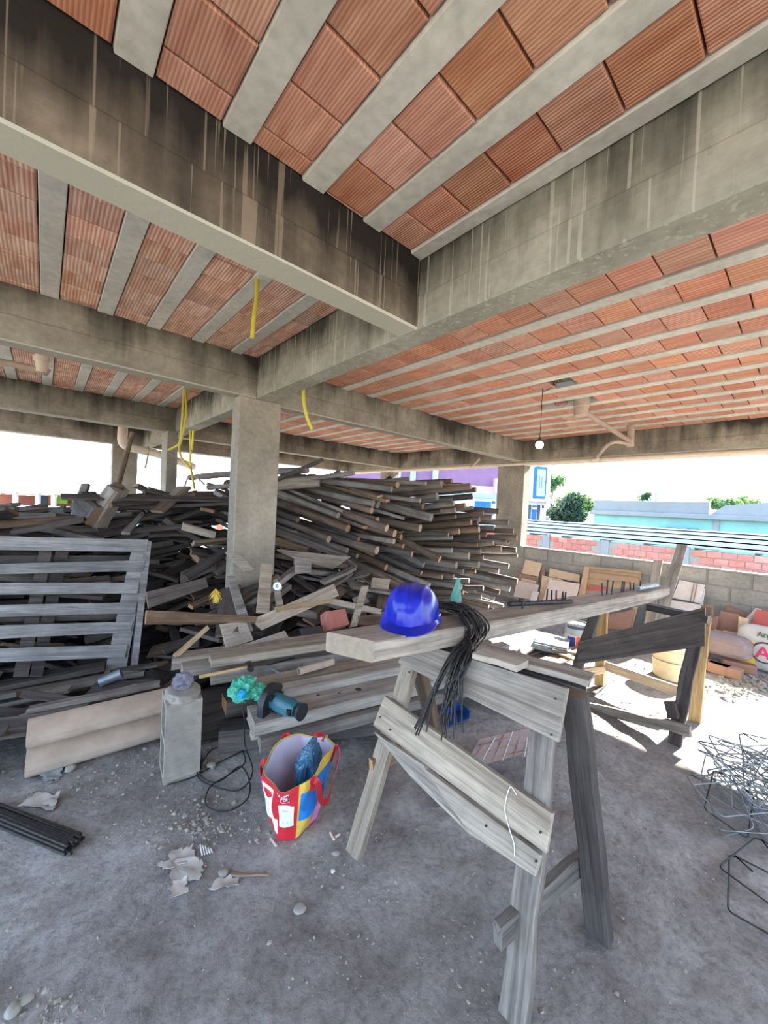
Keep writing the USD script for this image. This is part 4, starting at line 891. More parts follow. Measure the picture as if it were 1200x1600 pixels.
def bag_patch(name, t0, t1, v0, v1, m, off, nt=18, nv=16, thick=.0018):
    t, v = np.meshgrid(np.linspace(math.radians(t0), math.radians(t1), nt), np.linspace(v0, v1, nv), indexing='ij')
    A, B = bagS(t, v, off).reshape(-1, 3), bagS(t, v, off-thick).reshape(-1, 3)
    I, J = np.meshgrid(np.arange(nt-1), np.arange(nv-1), indexing='ij'); q = (I*nv+J).ravel()
    f1 = np.stack([q, q+nv, q+nv+1, q+1], 1); N = nt*nv
    e = []
    idx = [i*nv for i in range(nt)]+[(nt-1)*nv+j for j in range(1, nv)]+[i*nv+nv-1 for i in range(nt-2, -1, -1)]+[j for j in range(nv-2, 0, -1)]
    for a, b in zip(idx, idx[1:]+idx[:1]): e.append([a, a+N, b+N, b])
    return obj(name, (np.vstack([A, B]), np.vstack([f1, f1[:, ::-1]+N, np.array(e)])), LOOK[m], BAG, BR, smooth=50)
bag_patch('body', -180, 180.0, 0, 1, 'woven_gold', 0, 97, 24, .003)
bag_patch('lining', -180, 180.0, .05, .985, 'woven_lilac', -.005, 73, 16, .001)
obj('base', loft([bagS(np.linspace(-math.pi, math.pi, 40, endpoint=False), np.full(40, .012))*[1, 1, 0]+[0, 0, z] for z in (.002, .008)]), LOOK['woven_red'], BAG, BR)
bag_patch('red_gusset', -138, -50, .0, 1.0, 'woven_red', .002)
bag_patch('label_panel', -132, -106, .36, .86, 'woven_white', .0035, 10, 10); bag_patch('label_panel', -92, -56, .27, .66, 'woven_white', .0035, 10, 10); bag_patch('label_panel', -112, -98, .12, .36, 'woven_white', .0035, 8, 8)
bag_patch('blue_side', -46, 46, .33, .84, 'woven_blue', .002); bag_patch('blue_side', 130, 218, .33, .84, 'woven_blue', .002); bag_patch('blue_side', 50, 126, .3, .84, 'woven_blue', .002)
bag_patch('figure_print', -6, 10, .34, .68, 'woven_skin', .0035, 8, 8); bag_patch('figure_print', -10, 12, .08, .36, 'woven_pink', .0035, 8, 8); bag_patch('figure_print', 12, 26, .34, .52, 'print_dark_blue', .0035, 8, 8)
bag_patch('red_hem', -8, 30, .0, .07, 'woven_red', .003, 10, 4)
def bag_text(txt, tc, vc, h, m, name='lettering', bold=True):
    t = meshkit.text_mesh(txt, h, .0008, bold); v = np.array(t.vertices); v[:, 0] -= v[:, 0].max()/2
    ys = [-.16+math.radians(tc)*0]
    th = math.radians(tc)+v[:, 0]/.125; vv = vc+v[:, 1]/BH
    P = bagS(th, vv, .0045)+np.stack([np.cos(th), np.sin(th), 0*th], -1)*v[:, 2:3]
    obj(name, (P, np.array(t.faces)), LOOK[m], BAG, BR)
bag_text('PRA', -76, .80, .012, 'woven_white'); bag_text('LÁ', -74, .755, .013, 'woven_white'); bag_text('V', -86, .885, .02, 'woven_white'); bag_text('EM', -77, .85, .010, 'woven_white')
def bag_line(pts, m, rad=.0012, name='outline'):
    q = [bagS(math.radians(a), v, .0045) for a, v in pts]; obj(name, tube(q, rad, 5), LOOK[m], BAG, BR)
bag_line([(-84, .86), (-85, .74), (-82, .72), (-68, .72), (-66, .74), (-66, .89), (-70, .9), (-76, .9)], 'woven_white')
tri = [( -128, .80), (-110, .80), (-107, .76), (-117, .68), (-128, .75)]
q = np.array([bagS(math.radians(a), v, .0045) for a, v in tri]); q2 = np.array([bagS(math.radians(a), v, .0058) for a, v in tri])
obj('emblem', hull(np.vstack([q, q2])), LOOK['woven_red'], BAG, BR)
for a, v, t in ((-121, .60, 'ÚTIL'), (-120, .52, 'LEVE'), (-75, .56, 'REUSO'), (-75, .36, 'RECICLE')): bag_line([(a-7, v), (a+8, v+.005)], 'print_grey', .001, 'fine_print')
def strap(name, P_, m='woven_red', w=.024):
    p = smooth_path(P_, 8); t = np.gradient(p, axis=0); t /= np.linalg.norm(t, axis=1, keepdims=True)
    c = p-np.array([0, 0, 0]); out = c*[1, 1, 0]; out /= np.linalg.norm(out, axis=1, keepdims=True)
    s_ = np.cross(t, out); s_ /= np.linalg.norm(s_, axis=1, keepdims=True); n = np.cross(s_, t)
    obj(name, loft([np.array([a-b*w/2-c_*.0015, a+b*w/2-c_*.0015, a+b*w/2+c_*.0015, a-b*w/2+c_*.0015]) for a, b, c_ in zip(p, s_, n)]), LOOK[m], BAG, BR, smooth=40)
def bp(a, v, off): return bagS(math.radians(a), v, off)
strap('handle', [bp(-30, .80, .006), bp(-30, .99, .008), bp(-26, .92, .03), bp(-18, .62, .045), bp(0, .46, .05), bp(20, .6, .045), bp(28, .92, .03), bp(30, .99, .008), bp(30, .8, .006)])
strap('handle', [bp(205, .80, .006), bp(205, .98, .008), bp(200, .86, .035), bp(190, .52, .05), bp(178, .44, .05), bp(166, .6, .045), bp(156, .92, .03), bp(152, .99, .008), bp(150, .8, .006)])
strap('loop', [bp(98, .93, -.006), bp(98, 1.02, -.004), bp(90, 1.04, -.02), bp(82, 1.02, -.004), bp(82, .93, -.006)], w=.02)
db = thing('plastic_bag', 'shiny dark blue-green plastic bag stuffed inside the open shopping bag', 'plastic bag', (bag_c[0], bag_c[1], 0))
v_, f_ = crumple(33, 5, .4, 1.5, (.062, .075, .12)); v_[:, 2] += .045*np.exp(-((v_[:, 0]-.01)/.03)**2)*(v_[:, 2] > 0)
obj('film', (v_, f_), LOOK['dark_blue_bag'], db, BR@T(.02, .04, .20, ry=.1), smooth=50)

# ---------------------------------------------------------------- hanging from the ceiling
def pipe(pts, rad, m, par, name='pipe', k=14, n=6): return obj(name, tube(smooth_path(pts, n) if n > 1 else pts, rad, k), LOOK[m], par, smooth=40)
yc = [((402, 428), (394, 529), 3.04, .018, 'stout yellow conduit stub hanging between the upper beams', 0), ((474, 612), (487, 670), 3.14, .013, 'curved yellow conduit hanging right of the central column', .03)]
c_ = thing('conduit', 'stout yellow conduit stub hanging below the dark beam', 'conduit')
a = at(402, 440, 'z', ZC-.02); b = onplane(394, 529, a, (CF[0], CF[1], 0)); pipe([a+[0, 0, .03], a*.7+b*.3+[.004, 0, 0], a*.4+b*.6, b], .011, 'yellow_conduit', c_)
c_ = thing('conduit', 'curved yellow conduit hanging from the beam just right of the central column', 'conduit')
a = at(474, 612, 'z', ZB+.0); b = onplane(474, 612, a, (CF[0], CF[1], 0)); q = [onplane(x, y, a, (CF[0], CF[1], 0)) for x, y in ((474, 612), (475, 630), (480, 653), (488, 671))]; pipe([q[0]+[0, 0, .02]]+q, .013, 'yellow_conduit', c_)
c_ = thing('conduit', 'long yellow conduits drooping left of the central column onto the pile', 'conduit')
a = at(289, 608, 'z', ZC-.01); pn = (CF[0], CF[1], 0)
for P_ in ([(288, 606), (285, 650), (281, 690), (270, 700), (263, 703)], [(290, 606), (291, 650), (284, 685), (280, 700), (284, 716), (297, 731)]):
    q = [onplane(x, y, a, pn) for x, y in P_]; pipe(q, .012, 'yellow_conduit', c_)
a2 = at(299, 672, 'y', 5.0)
for P_ in ([(297, 672), (298, 700), (298, 728), (304, 764)], [(302, 672), (301, 690), (300, 703)]):
    pipe([onplane(x, y, a2, pn) for x, y in P_], .012, 'yellow_conduit', c_)
pipe([onplane(x, y, a2, pn) for x, y in ((286, 772), (292, 750), (302, 744), (312, 750), (320, 758))], .009, 'pvc_beige', c_)

bp_ = at(858, 607, 'z', ZC); bq = onplane(843, 695, at(843, 607, 'z', ZC), pn)
bl_ = thing('light_bulb', 'lit bare light bulb hanging on a thin wire from the right ceiling', 'light bulb')
tp_ = np.array([bq[0], bq[1], ZC]); rad_ = .026
obj('wire', tube([tp_, (tp_+bq)/2+[.003, 0, 0], bq+[0, 0, .07]], .0025, 5), LOOK['black_rubber'], bl_)
obj('wire', tube(smooth_path([at(872, 598, 'z', ZC+.02), tp_+[.05, 0, -.012], tp_], 5), .0025, 5), LOOK['black_rubber'], bl_)
obj('socket', lathe([(.001, .03), (.014, .03), (.017, .034), (.015, .06), (.006, .072), (.001, .074)], 14), LOOK['black_rubber'], bl_, T(*bq))
obj('globe', lathe([(.001, -.038), (.018, -.034), (.031, -.02), (.036, -.002), (.031, .018), (.018, .03), (.001, .031)], 20), LOOK['bulb_glow'], bl_, T(*bq), smooth=True)
jb = thing('junction_box', 'open ceiling hole with tangled wires above the bulb', 'junction box')
jc = at(872, 598, 'z', ZC)
obj('void_lining', cat([bx(jc[0]-.13, jc[0]+.13, jc[1]-.1, jc[1]+.1, ZC+.085, ZC+.1)]), LOOK['slab'], jb)
r = random.Random(2)
for k in range(4): obj('wire', tube(smooth_path([jc+np.array([r.uniform(-.09, .09), r.uniform(-.08, .08), .09]), jc+np.array([r.uniform(-.08, .08), r.uniform(-.06, .06), .0]), jc+np.array([r.uniform(-.09, .09), r.uniform(-.08, .08), .06])], 6), .004, 5), LOOK[('black_rubber', 'yellow_conduit')[k % 2]], jb)
obj('cover', cbx(jc[0]-.02, jc[0]+.1, jc[1]-.11, jc[1]+.02, ZC-.014, ZC-.004, .002), LOOK['plaster_grey'], jb)
dr = thing('drain_pipe', 'beige drain trap and pipes under the hole in the right ceiling', 'pipe')
dA = at(908, 640, 'z', ZC-.10); dB = at(985, 690, 'z', ZC-.20); dC = at(955, 692, 'z', ZC-.26); dD = at(933, 714, 'x', WX-.03)
obj('trap', lathe([(.001, -.07), (.05, -.07), (.062, -.06), (.066, .02), (.075, .03), (.075, .11), (.001, .11)], 20), LOOK['pvc_beige'], dr, T(*dA), smooth=35)
pipe([dA, dB], .027, 'pvc_beige', dr, n=1); obj('elbow', lathe([(.001, -.06), (.043, -.06), (.047, -.05), (.047, -.02), (.04, -.01), (.04, .15), (.046, .155), (.046, .2), (.001, .2)], 16), LOOK['pvc_beige'], dr, T(*dB), smooth=35)
pipe([dB+[0, 0, -.03], dC+[0, 0, .0], dD], .021, 'pvc_beige', dr, n=5)
obj('broken_edge', cat([xf(stone(random.Random(i), .035, i), T(dA[0]+x, dA[1]+y, ZC+.03)) for i, (x, y) in enumerate(((-.16, .2), (-.12, -.22), (.13, .24), (.14, -.18), (-.15, 0), (.1, .28), (-.05, .27), (.02, -.25)))]), LOOK['red_brick'], dr, kind='stuff')
obj('void_lining', bx(3.84, 4.16, 1.38, 1.97, ZC+.085, ZC+.1), LOOK['slab'], dr)
pw = thing('white_pipe', 'long white plastic pipe running under the right edge beam', 'pipe')
pz = ZB-.042; px_ = WX+.03
obj('pipe', tube([(px_, YBACK, pz), (px_, YEDGE, pz)], .033, 14), LOOK['pvc_white'], pw, smooth=40)
for px in (612, 735, 742, 925, 932, 939):
    y_ = at(px, 735 if px < 800 else 715, 'x', px_)[1]
    obj('coupling', tube([(px_, y_-.022, pz), (px_, y_+.022, pz)], .038, 14), LOOK['pvc_white'], pw, smooth=40)
obj('branch', tube([(px_, dD[1], pz), dD], .02, 10), LOOK['pvc_white'], pw, smooth=40)
b1_, b2_ = at(740, 728, 'x', px_-.01), at(750, 716, 'x', px_-.05); obj('branch', tube([b1_, b2_], .02, 10), LOOK['pvc_white'], pw, smooth=40)
# pipes in the far left bays
lp_ = thing('drain_pipe', 'cream waste pipe with an elbow under the left ceiling', 'pipe')
e1 = at(66, 556, 'z', ZC-.03); e2 = at(68, 581, 'z', ZC-.17)
e2[:2] = e1[:2]
pipe([e1+[0, 0, .03], e1, e1*.5+e2*.5, e2], .045, 'pvc_white', lp_, n=4); obj('collar', lathe([(.001, -.02), (.056, -.02), (.056, .02), (.001, .02)], 16), LOOK['pvc_white'], lp_, T(*(e1+[0, 0, -.03])), smooth=35)
pipe([e2, e2+[-.09, 0, .02], e2+[-1.6, .06, .03]], .026, 'pvc_beige', lp_, n=5)
lp2 = thing('drain_pipe', 'cream downpipe bending under the beam by the farthest left column', 'pipe')
f1 = at(192, 672, 'y', 7.0); f2 = at(192, 690, 'y', 7.0); f3 = at(248, 710, 'y', 7.4)
pipe([f1+[0, 0, .25], f1, f2, f2+(f3-f2)*.2+[0, 0, -.05], f3, f3+(f3-f2)*1.2], .065, 'pvc_white', lp2, n=5)
pipe([at(232, 697, 'y', 7.2), at(231, 712, 'y', 7.2), at(227, 731, 'y', 7.2)], .012, 'pvc_beige', lp2)

# ---------------------------------------------------------------- things leaning on the right parapet
for n, c in (('tile_tan', (206, 178, 144)), ('tile_pink', (206, 184, 168)), ('tile_white', (214, 204, 196)), ('board_brown', (150, 112, 92)), ('cardboard', (186, 152, 116)), ('tile_red', (178, 88, 78)), ('cream_plastic', (226, 206, 160)), ('sack_pink', (146, 124, 118)), ('sack_white', (186, 180, 172)), ('tile_grey', (150, 158, 160)), ('paint_red', (196, 60, 56)), ('yellow_print', (222, 190, 70)), ('magenta_print', (206, 40, 96)), ('navy_print', (44, 56, 78)), ('green_print', (60, 96, 70)), ('dark_board', (74, 82, 86))):
    plain(n, srgb(*c), .6, noise=.08, scale=14)
def lean(name, label, cat_, quad, x, m, t=.012, tilt=.22, par=None):
    """a panel leaning on the parapet: its face has these corners, its foot stands off the wall"""
    q = px_on(np.array([x, 0, .4]), np.array([-1, 0, tilt]), quad)
    return quadboard(name, [q[0], q[1], q[2], q[3]], t, m, par, label=label, cat_=cat_)
lean('floor_tile', 'square tan tile leaning highest against the parapet next to the broad column', 'tile', [(821, 874), (847, 880), (841, 901), (815, 896)], 5.62, 'tile_tan')
lean('plywood_sheet', 'brown panel just under the highest tan tile by the broad column', 'panel', [(811, 896), (842, 902), (838, 918), (806, 912)], 5.60, 'board_brown')
lean('floor_tile', 'cream tile showing behind the pinkish one near the pole ends', 'tile', [(815, 903), (838, 908), (835, 920), (812, 915)], 5.57, 'tile_tan')
lean('floor_tile', 'pinkish tile with brown stain standing low near the pole ends', 'tile', [(808, 906), (842, 914), (836, 938), (802, 932)], 5.52, 'tile_pink')
lean('floor_tile', 'small broken cream tile piece beside the pinkish tile', 'tile', [(832, 923), (842, 925), (838, 940), (828, 938)], 5.48, 'tile_white')
lean('wood_strip', 'thin grey-brown strip standing between the tan tiles', 'strip', [(847, 888), (852, 889), (850, 905), (845, 904)], 5.62, 'board_brown')
lean('floor_tile', 'long tan tile leaning behind the pair of light tiles', 'tile', [(859, 888), (906, 898), (905, 910), (857, 901)], 5.62, 'tile_tan')
lean('floor_tile', 'light tile on the left of the overlapping pair', 'tile', [(847, 899), (880, 906), (874, 940), (842, 938)], 5.56, 'tile_tan')
lean('floor_tile', 'large light pinkish tile overlapping the pair from the front', 'tile', [(858, 905), (906, 912), (899, 940), (848, 938)], 5.52, 'tile_pink')
cr = thing('cardboard_crate', 'flattened brown crate of cardboard and slats leaning on the parapet behind the beam', 'crate')
lean('back_panel', None, None, [(915, 886), (1001, 896), (998, 932), (908, 926)], 5.60, 'cardboard', par=cr)
lean('side_slat', None, None, [(913, 886), (921, 887), (914, 932), (903, 930)], 5.56, 'cardboard', par=cr)
lean('slat', None, None, [(920, 894), (998, 903), (998, 912), (919, 903)], 5.57, 'cardboard', par=cr)
lean('slat', None, None, [(920, 914), (950, 917), (949, 925), (919, 922)], 5.57, 'tile_red', par=cr)
q0, q1 = onplane(913, 886, np.array([5.58, 0, .4]), np.array([-1, 0, .22])), onplane(1002, 895, np.array([5.58, 0, .4]), np.array([-1, 0, .22]))
obj('rolled_edge', tube([q0, q1], .018, 8), LOOK['cardboard'], cr, smooth=40)
lean('door_panel', 'reddish brown wood panel standing on the floor under the beam, behind the far sawhorse', 'panel', [(948, 962), (992, 952), (985, 985), (942, 982)], 5.25, 'board_brown')
lean('wood_strip', 'tan upright strip at the right of the reddish panel', 'strip', [(990, 948), (997, 948), (986, 990), (978, 988)], 5.28, 'cardboard')
lean('dark_board', 'dark grey narrow board standing behind the far sawhorse', 'board', [(996, 948), (1006, 949), (1002, 988), (987, 988)], 5.3, 'dark_board')
def post(p0, p1, w, t, m, label, sd): return stick('wood_post', p0, p1, w, t, m, label=label, cat_='post', up=(-1, 0, .1), seed=sd)
post(at(1028, 876, 'x', 5.66), at(1012, 992, 'x', 5.15), .09, .03, 'wood_pale', 'shorter upright board leaning on the parapet behind the beam end', 41)
post(at(1066, 852, 'x', 5.66), at(1025, 990, 'x', 5.1), .10, .035, 'wood_grey', 'taller upright board sticking up above the parapet', 42)
pt_ = thing('printed_tile', 'white printed tile leaning on the parapet right of the taller board', 'tile')
lean('face', None, None, [(1062, 906), (1101, 914), (1094, 943), (1050, 934)], 5.6, 'tile_white', par=pt_)
for x_ in (1084, 1089): lean('print_line', None, None, [(x_, 911), (x_+1.4, 911), (x_-5, 941), (x_-6.4, 941)], 5.588, 'board_brown', .001, par=pt_)
lean('floor_tile', 'white tile whose edge shows behind the printed one', 'tile', [(1096, 918), (1102, 920), (1098, 946), (1092, 944)], 5.63, 'tile_white')
lean('floor_tile', 'lower white tile under the printed one', 'tile', [(1046, 937), (1096, 945), (1092, 960), (1042, 954)], 5.52, 'tile_white')
lean('floor_tile', 'white tile seen through the far sawhorse', 'tile', [(1043, 955), (1085, 963), (1075, 985), (1030, 985)], 5.45, 'tile_white')
fr = thing('small_frame', 'small brown wooden frame beside the white tiles', 'frame')
for qd in ([(1099, 943), (1116, 947), (1115, 951), (1098, 947)], [(1099, 943), (1103, 944), (1100, 972), (1096, 971)], [(1112, 946), (1116, 947), (1114, 974), (1110, 973)], [(1096, 968), (1114, 972), (1113, 976), (1095, 972)]): lean('rail', None, None, qd, 5.5, 'board_brown', par=fr)
lean('dark_board', 'dim brown board end leaning behind the cardboard, right of the small frame', 'board', [(1134, 944), (1168, 958), (1168, 966), (1134, 962)], 5.66, 'board_brown')
lean('cardboard_sheet', 'brown cardboard sheet standing right of the far sawhorse', 'cardboard', [(1126, 955), (1155, 960), (1152, 990), (1119, 984)], 5.5, 'board_brown')
lean('cardboard_sheet', 'crumpled brown cardboard flap touching the far sawhorse', 'cardboard', [(1106, 968), (1124, 962), (1118, 984), (1103, 991)], 5.4, 'board_brown')
lean('floor_tile', 'cream tile with a crease below the brown cardboard sheet', 'tile', [(1116, 983), (1130, 986), (1126, 1006), (1104, 1004)], 5.35, 'tile_tan')
lean('floor_tile', 'cream tile with three printed lines below the brown cardboard sheet', 'tile', [(1130, 985), (1153, 989), (1151, 1010), (1126, 1006)], 5.33, 'tile_pink')
lean('floor_tile', 'tall cream tile left of the sack with the letter', 'tile', [(1154, 963), (1170, 967), (1164, 1028), (1150, 1026)], 5.45, 'tile_tan')
lean('clay_tile', 'flat red tile leaning above the orange brick at the right edge', 'tile', [(1182, 952), (1215, 958), (1208, 988), (1173, 976)], 5.55, 'tile_red')
lean('floor_tile', 'white tile with a pointed corner behind the red one', 'tile', [(1181, 950), (1190, 952), (1176, 985), (1165, 966)], 5.6, 'tile_white')
ob = at(1196, 989, 'x', 5.32)
obj('orange_brick', cbx(-.05, .05, -.12, .06, -.055, .045, .006), LOOK['paint_orange'], None, T(*ob, rz=.1), label='orange brick resting on the sack at the right edge', cat='brick')
def pillow(name, label, cat_, c, sz, m, seed, rz=0.0, par=None):
    p = trimesh.creation.icosphere(4, 1.0); q = np.array(p.vertices)
    q = np.sign(q)*np.abs(q)**.55; q *= (.88+.25*meshkit.fbm(q*1.6+seed, 3, seed))[:, None]*np.array(sz)
    return obj(name, (q, np.array(p.faces)), LOOK[m], par, T(*c, rz=rz), smooth=50, label=label, cat=cat_)
sb_ = at(1128, 1028, 'x', 5.0)
pillow('cement_sack', 'slumped pinkish paper sack lying on bricks right of the far sawhorse', 'sack', (sb_[0]+.1, sb_[1], .19), (.16, .21, .10), 'sack_pink', 3)
for k, (px, py, lb) in enumerate(((1112, 1046, 'half-buried clay brick under the pink sack'), (1152, 1046, 'orange clay brick in front of the pink sack, nearest the rubble'), (1130, 1052, 'clay brick at the foot of the pink sack'))):
    p = at(px, py, 'z', .04)
    obj('clay_brick', cbx(-.05, .05, -.12, .12, -.045, .045, .006), LOOK['board_brown'], None, T(p[0]+.1, p[1], .042, rz=(-.25, .2, -.1)[k]), label=lb, cat='brick')
SK = thing('mortar_sack', 'white mortar sack with a ringed red letter and yellow corner at the right edge', 'sack')
sk = at(1186, 1052, 'z', .0); SKM = T(sk[0]+.10, sk[1]-.02, 0.02, rz=-.05)
p = trimesh.creation.icosphere(4, 1.0); q = np.array(p.vertices); q = np.sign(q)*np.abs(q)**.45; q *= np.array([.065, .20, .20]); q[:, 2] += .20; q[:, 0] += .05*(q[:, 2]/.4)
obj('bag', (q, np.array(p.faces)), LOOK['sack_white'], SK, SKM, smooth=50)
def on_sack(poly, d, m, name, y0, z0):
    # flat print on the sack's face, which looks toward -x
    v, f = prism(poly, .002); w = np.column_stack([-.066+.05*(v[:, 1]+z0)/.4-d-v[:, 2], -(v[:, 0])+y0, v[:, 1]+z0])
    obj(name, (w, f), LOOK[m], SK, SKM)
on_sack(sbox(-.15, -.16, -.05, .05), .004, 'yellow_print', 'yellow_patch', 0, .2); on_sack(sbox(.08, -.16, .15, -.08), .004, 'yellow_print', 'yellow_patch', 0, .2)
on_sack(Point(0, 0).buffer(.098, 24), .006, 'navy_print', 'ring', -.01, .17); on_sack(Point(0, 0).buffer(.084, 24), .009, 'sack_white', 'ring_field', -.01, .17)
tA = meshkit.text_mesh('A', .10, .002, True); v = np.array(tA.vertices); v[:, 0] -= v[:, 0].mean(); v[:, 1] -= .05
obj('letter', (np.column_stack([-.066+.05*(v[:, 1]+.17)/.4-.012-v[:, 2], -v[:, 0]*1.15-.01, v[:, 1]+.17]), np.array(tA.faces)), LOOK['magenta_print'], SK, SKM)
tA = meshkit.text_mesh('Argo', .045, .002, True); v = np.array(tA.vertices); v[:, 0] -= v[:, 0].mean()
obj('lettering', (np.column_stack([-.066+.05*(v[:, 1]+.315)/.4-.006-v[:, 2], -v[:, 0]-.02, v[:, 1]+.31]), np.array(tA.faces)), LOOK['green_print'], SK, SKM)
# bucket, paint can, tiles and boards in the sun
bk_ = at(1045, 1062, 'z', 0); bu = thing('bucket', 'cream plastic bucket standing in the sun behind the far sawhorse', 'bucket', (bk_[0]+.1, bk_[1], 0))
obj('body', lathe([(.001, .002), (.135, .002), (.14, .01), (.158, .235), (.166, .24), (.166, .258), (.160, .262), (.160, .285), (.166, .29), (.166, .305), (.152, .305), (.130, .02), (.001, .02)], 28), LOOK['cream_plastic'], bu, smooth=35)
obj('contents', crumple(14, 3, .4, 2, (.12, .12, .05)), LOOK['sack_white'], bu, T(0, 0, .29), smooth=45)
obj('handle', tube(smooth_path([(0, -.168, .27), (-.06, -.176, .20), (-.14, -.10, .17), (-.165, .02, .165), (-.13, .12, .18), (0, .168, .27)], 6), .004, 6), LOOK['steel_grey'], bu)
pc = at(893, 1014, 'z', 0); ca = thing('paint_can', 'paint can with a red and blue label standing in the sun beyond the beam', 'paint can', (pc[0]+.09, pc[1], 0))
obj('body', lathe([(.001, .002), (.108, .002), (.110, .008), (.107, .012), (.107, .255), (.110, .26), (.110, .266), (.098, .268), (.094, .258), (.001, .256)], 26), LOOK['steel_grey'], ca, smooth=35)
def band(a0, a1, z0, z1, R, m, name):
    a = np.linspace(math.radians(a0), math.radians(a1), 14); ri = [np.array([[R*math.cos(x), R*math.sin(x), z0], [R*math.cos(x), R*math.sin(x), z1], [(R-.0012)*math.cos(x), (R-.0012)*math.sin(x), z1], [(R-.0012)*math.cos(x), (R-.0012)*math.sin(x), z0]]) for x in a]
    obj(name, loft(ri), LOOK[m], ca)
band(150, 330, .03, .15, .1085, 'tile_pink', 'label'); band(205, 268, .03, .14, .1095, 'paint_red', 'label'); band(155, 200, .03, .13, .1095, 'print_dark_blue', 'label'); band(150, 330, .155, .215, .109, 'tile_grey', 'label'); band(150, 330, .215, .245, .109, 'navy_print', 'label')
obj('handle', tube(smooth_path([(.02, -.11, .24), (-.02, -.15, .26), (-.08, -.13, .27), (-.11, -.02, .27)], 6), .0025, 6), LOOK['steel_dark'], ca)
obj('wire_loop', tube(smooth_path([at(x, y, 'z', .008) for x, y in ((882, 1000), (866, 1001), (864, 1004), (876, 1008), (892, 1010))], 5), .006, 6), LOOK['steel_dark'], None, label='bent wire loop on the sunlit floor beside the paint can', cat='wire')
ti = at(846, 1022, 'z', 0)
for k in range(6): obj('grey_tile', cbx(-.15, .15, -.15, .15, 0, .010, .002), LOOK['tile_grey'], None, T(ti[0]+.12+rnd.uniform(-.015, .015), ti[1]-.05+rnd.uniform(-.015, .015), .052+k*.0125, rz=.35+rnd.uniform(-.08, .08)), label='grey tile in the small flat stack on the floor beside the paint can', cat='tile', group='stack of grey tiles')
for k, (a, b, w) in enumerate((((800, 1030), (850, 1012), .09), ((838, 1038), (905, 1012), .10), ((850, 1042), (896, 1026), .07), ((878, 1022), (908, 1034), .08), ((862, 1014), (914, 1022), .07))):
    z_ = .014+.019*k; stick('floor_board', at(*a, 'z', z_), at(*b, 'z', z_), w, .018, ('wood_grey', 'wood_tan')[k % 2], label=('plank lying left under the stack of grey tiles', 'long tan plank pointing at the paint can', 'short grey plank in front of the tan one', 'short tan plank crossing before the far sawhorse', 'thin plank under the paint can side of the tiles')[k], cat_='plank', seed=50+k)
bxp = [at(x, y, 'z', .10) for x, y in ((782, 1000), (838, 985), (832, 1010), (770, 1014))]
fb = thing('flat_box', 'flat whitish open box lying on the floor beyond the heavy beam', 'box')
quadboard('base', [at(x, y, 'z', .05) for x, y in ((765, 1003), (800, 985), (845, 1005), (815, 1024))], .03, 'tile_white', fb, toward=(0, 0, 5)); quadboard('rim', [at(x, y, 'z', .08) for x, y in ((812, 1010), (846, 992), (846, 1004), (815, 1022))], .02, 'sack_white', fb)
stick('wood_offcut', at(925, 1086, 'z', .01), at(945, 1068, 'z', .01), .03, .012, 'wood_dark', label='dark offcut lying in the sun inside the far sawhorse', cat_='offcut', seed=60)

# under the near sawhorse
du = thing('dustpan', 'blue metal dustpan lying on the floor under the near sawhorse', 'dustpan')
D0 = [at(x, y, 'z', .012) for x, y in ((700, 1135), (733, 1122), (720, 1108), (690, 1115))]
plain('dustpan_blue', srgb(34, 74, 150), .4)
quadboard('pan', D0, .004, 'dustpan_blue', du, toward=(0, 0, 5))
for a, b in ((0, 3), (3, 2), (2, 1)): quadboard('lip', [D0[a]+[0, 0, .045], D0[b]+[0, 0, .045], D0[b], D0[a]], .003, 'dustpan_blue', du)
obj('handle', tube([D0[3]*.5+D0[2]*.5+[0, 0, .03], D0[3]*.5+D0[2]*.5+[.05, .16, .06]], .009, 8), LOOK['tool_black'], du)
cbp = at(770, 1122, 'z', 0)
core_block('grey concrete block lying on the floor behind the near sawhorse apron', T(cbp[0]+.15, cbp[1]+.25, .09, rz=.5)@T(ry=math.pi/2), w=.14, h=.19, l=.36)
pq = thing('plaid_carton', 'faded plaid-printed carton panel leaning on the floor beneath the near sawhorse', 'carton')
Q = [at(752, 1160, 'z', .20), at(833, 1133, 'z', .22), at(828, 1180, 'z', .02), at(722, 1200, 'z', .01)]
quadboard('panel', Q, .01, 'sack_pink', pq)
for k in range(6):
    u = (k+.5)/6; a, b = Q[0]*(1-u)+Q[1]*u, Q[3]*(1-u)+Q[2]*u; nn_ = (EYE-a)/np.linalg.norm(EYE-a)*.004
    obj('stripe', tube([a+nn_, b+nn_], .003, 4), LOOK[('board_brown', 'tile_white')[k % 2]], pq)
for k in range(3):
    u = (k+.5)/3; a, b = Q[0]*(1-u)+Q[3]*u, Q[1]*(1-u)+Q[2]*u; nn_ = (EYE-a)/np.linalg.norm(EYE-a)*.004
    obj('stripe', tube([a+nn_, b+nn_], .003, 4), LOOK['board_brown'], pq)

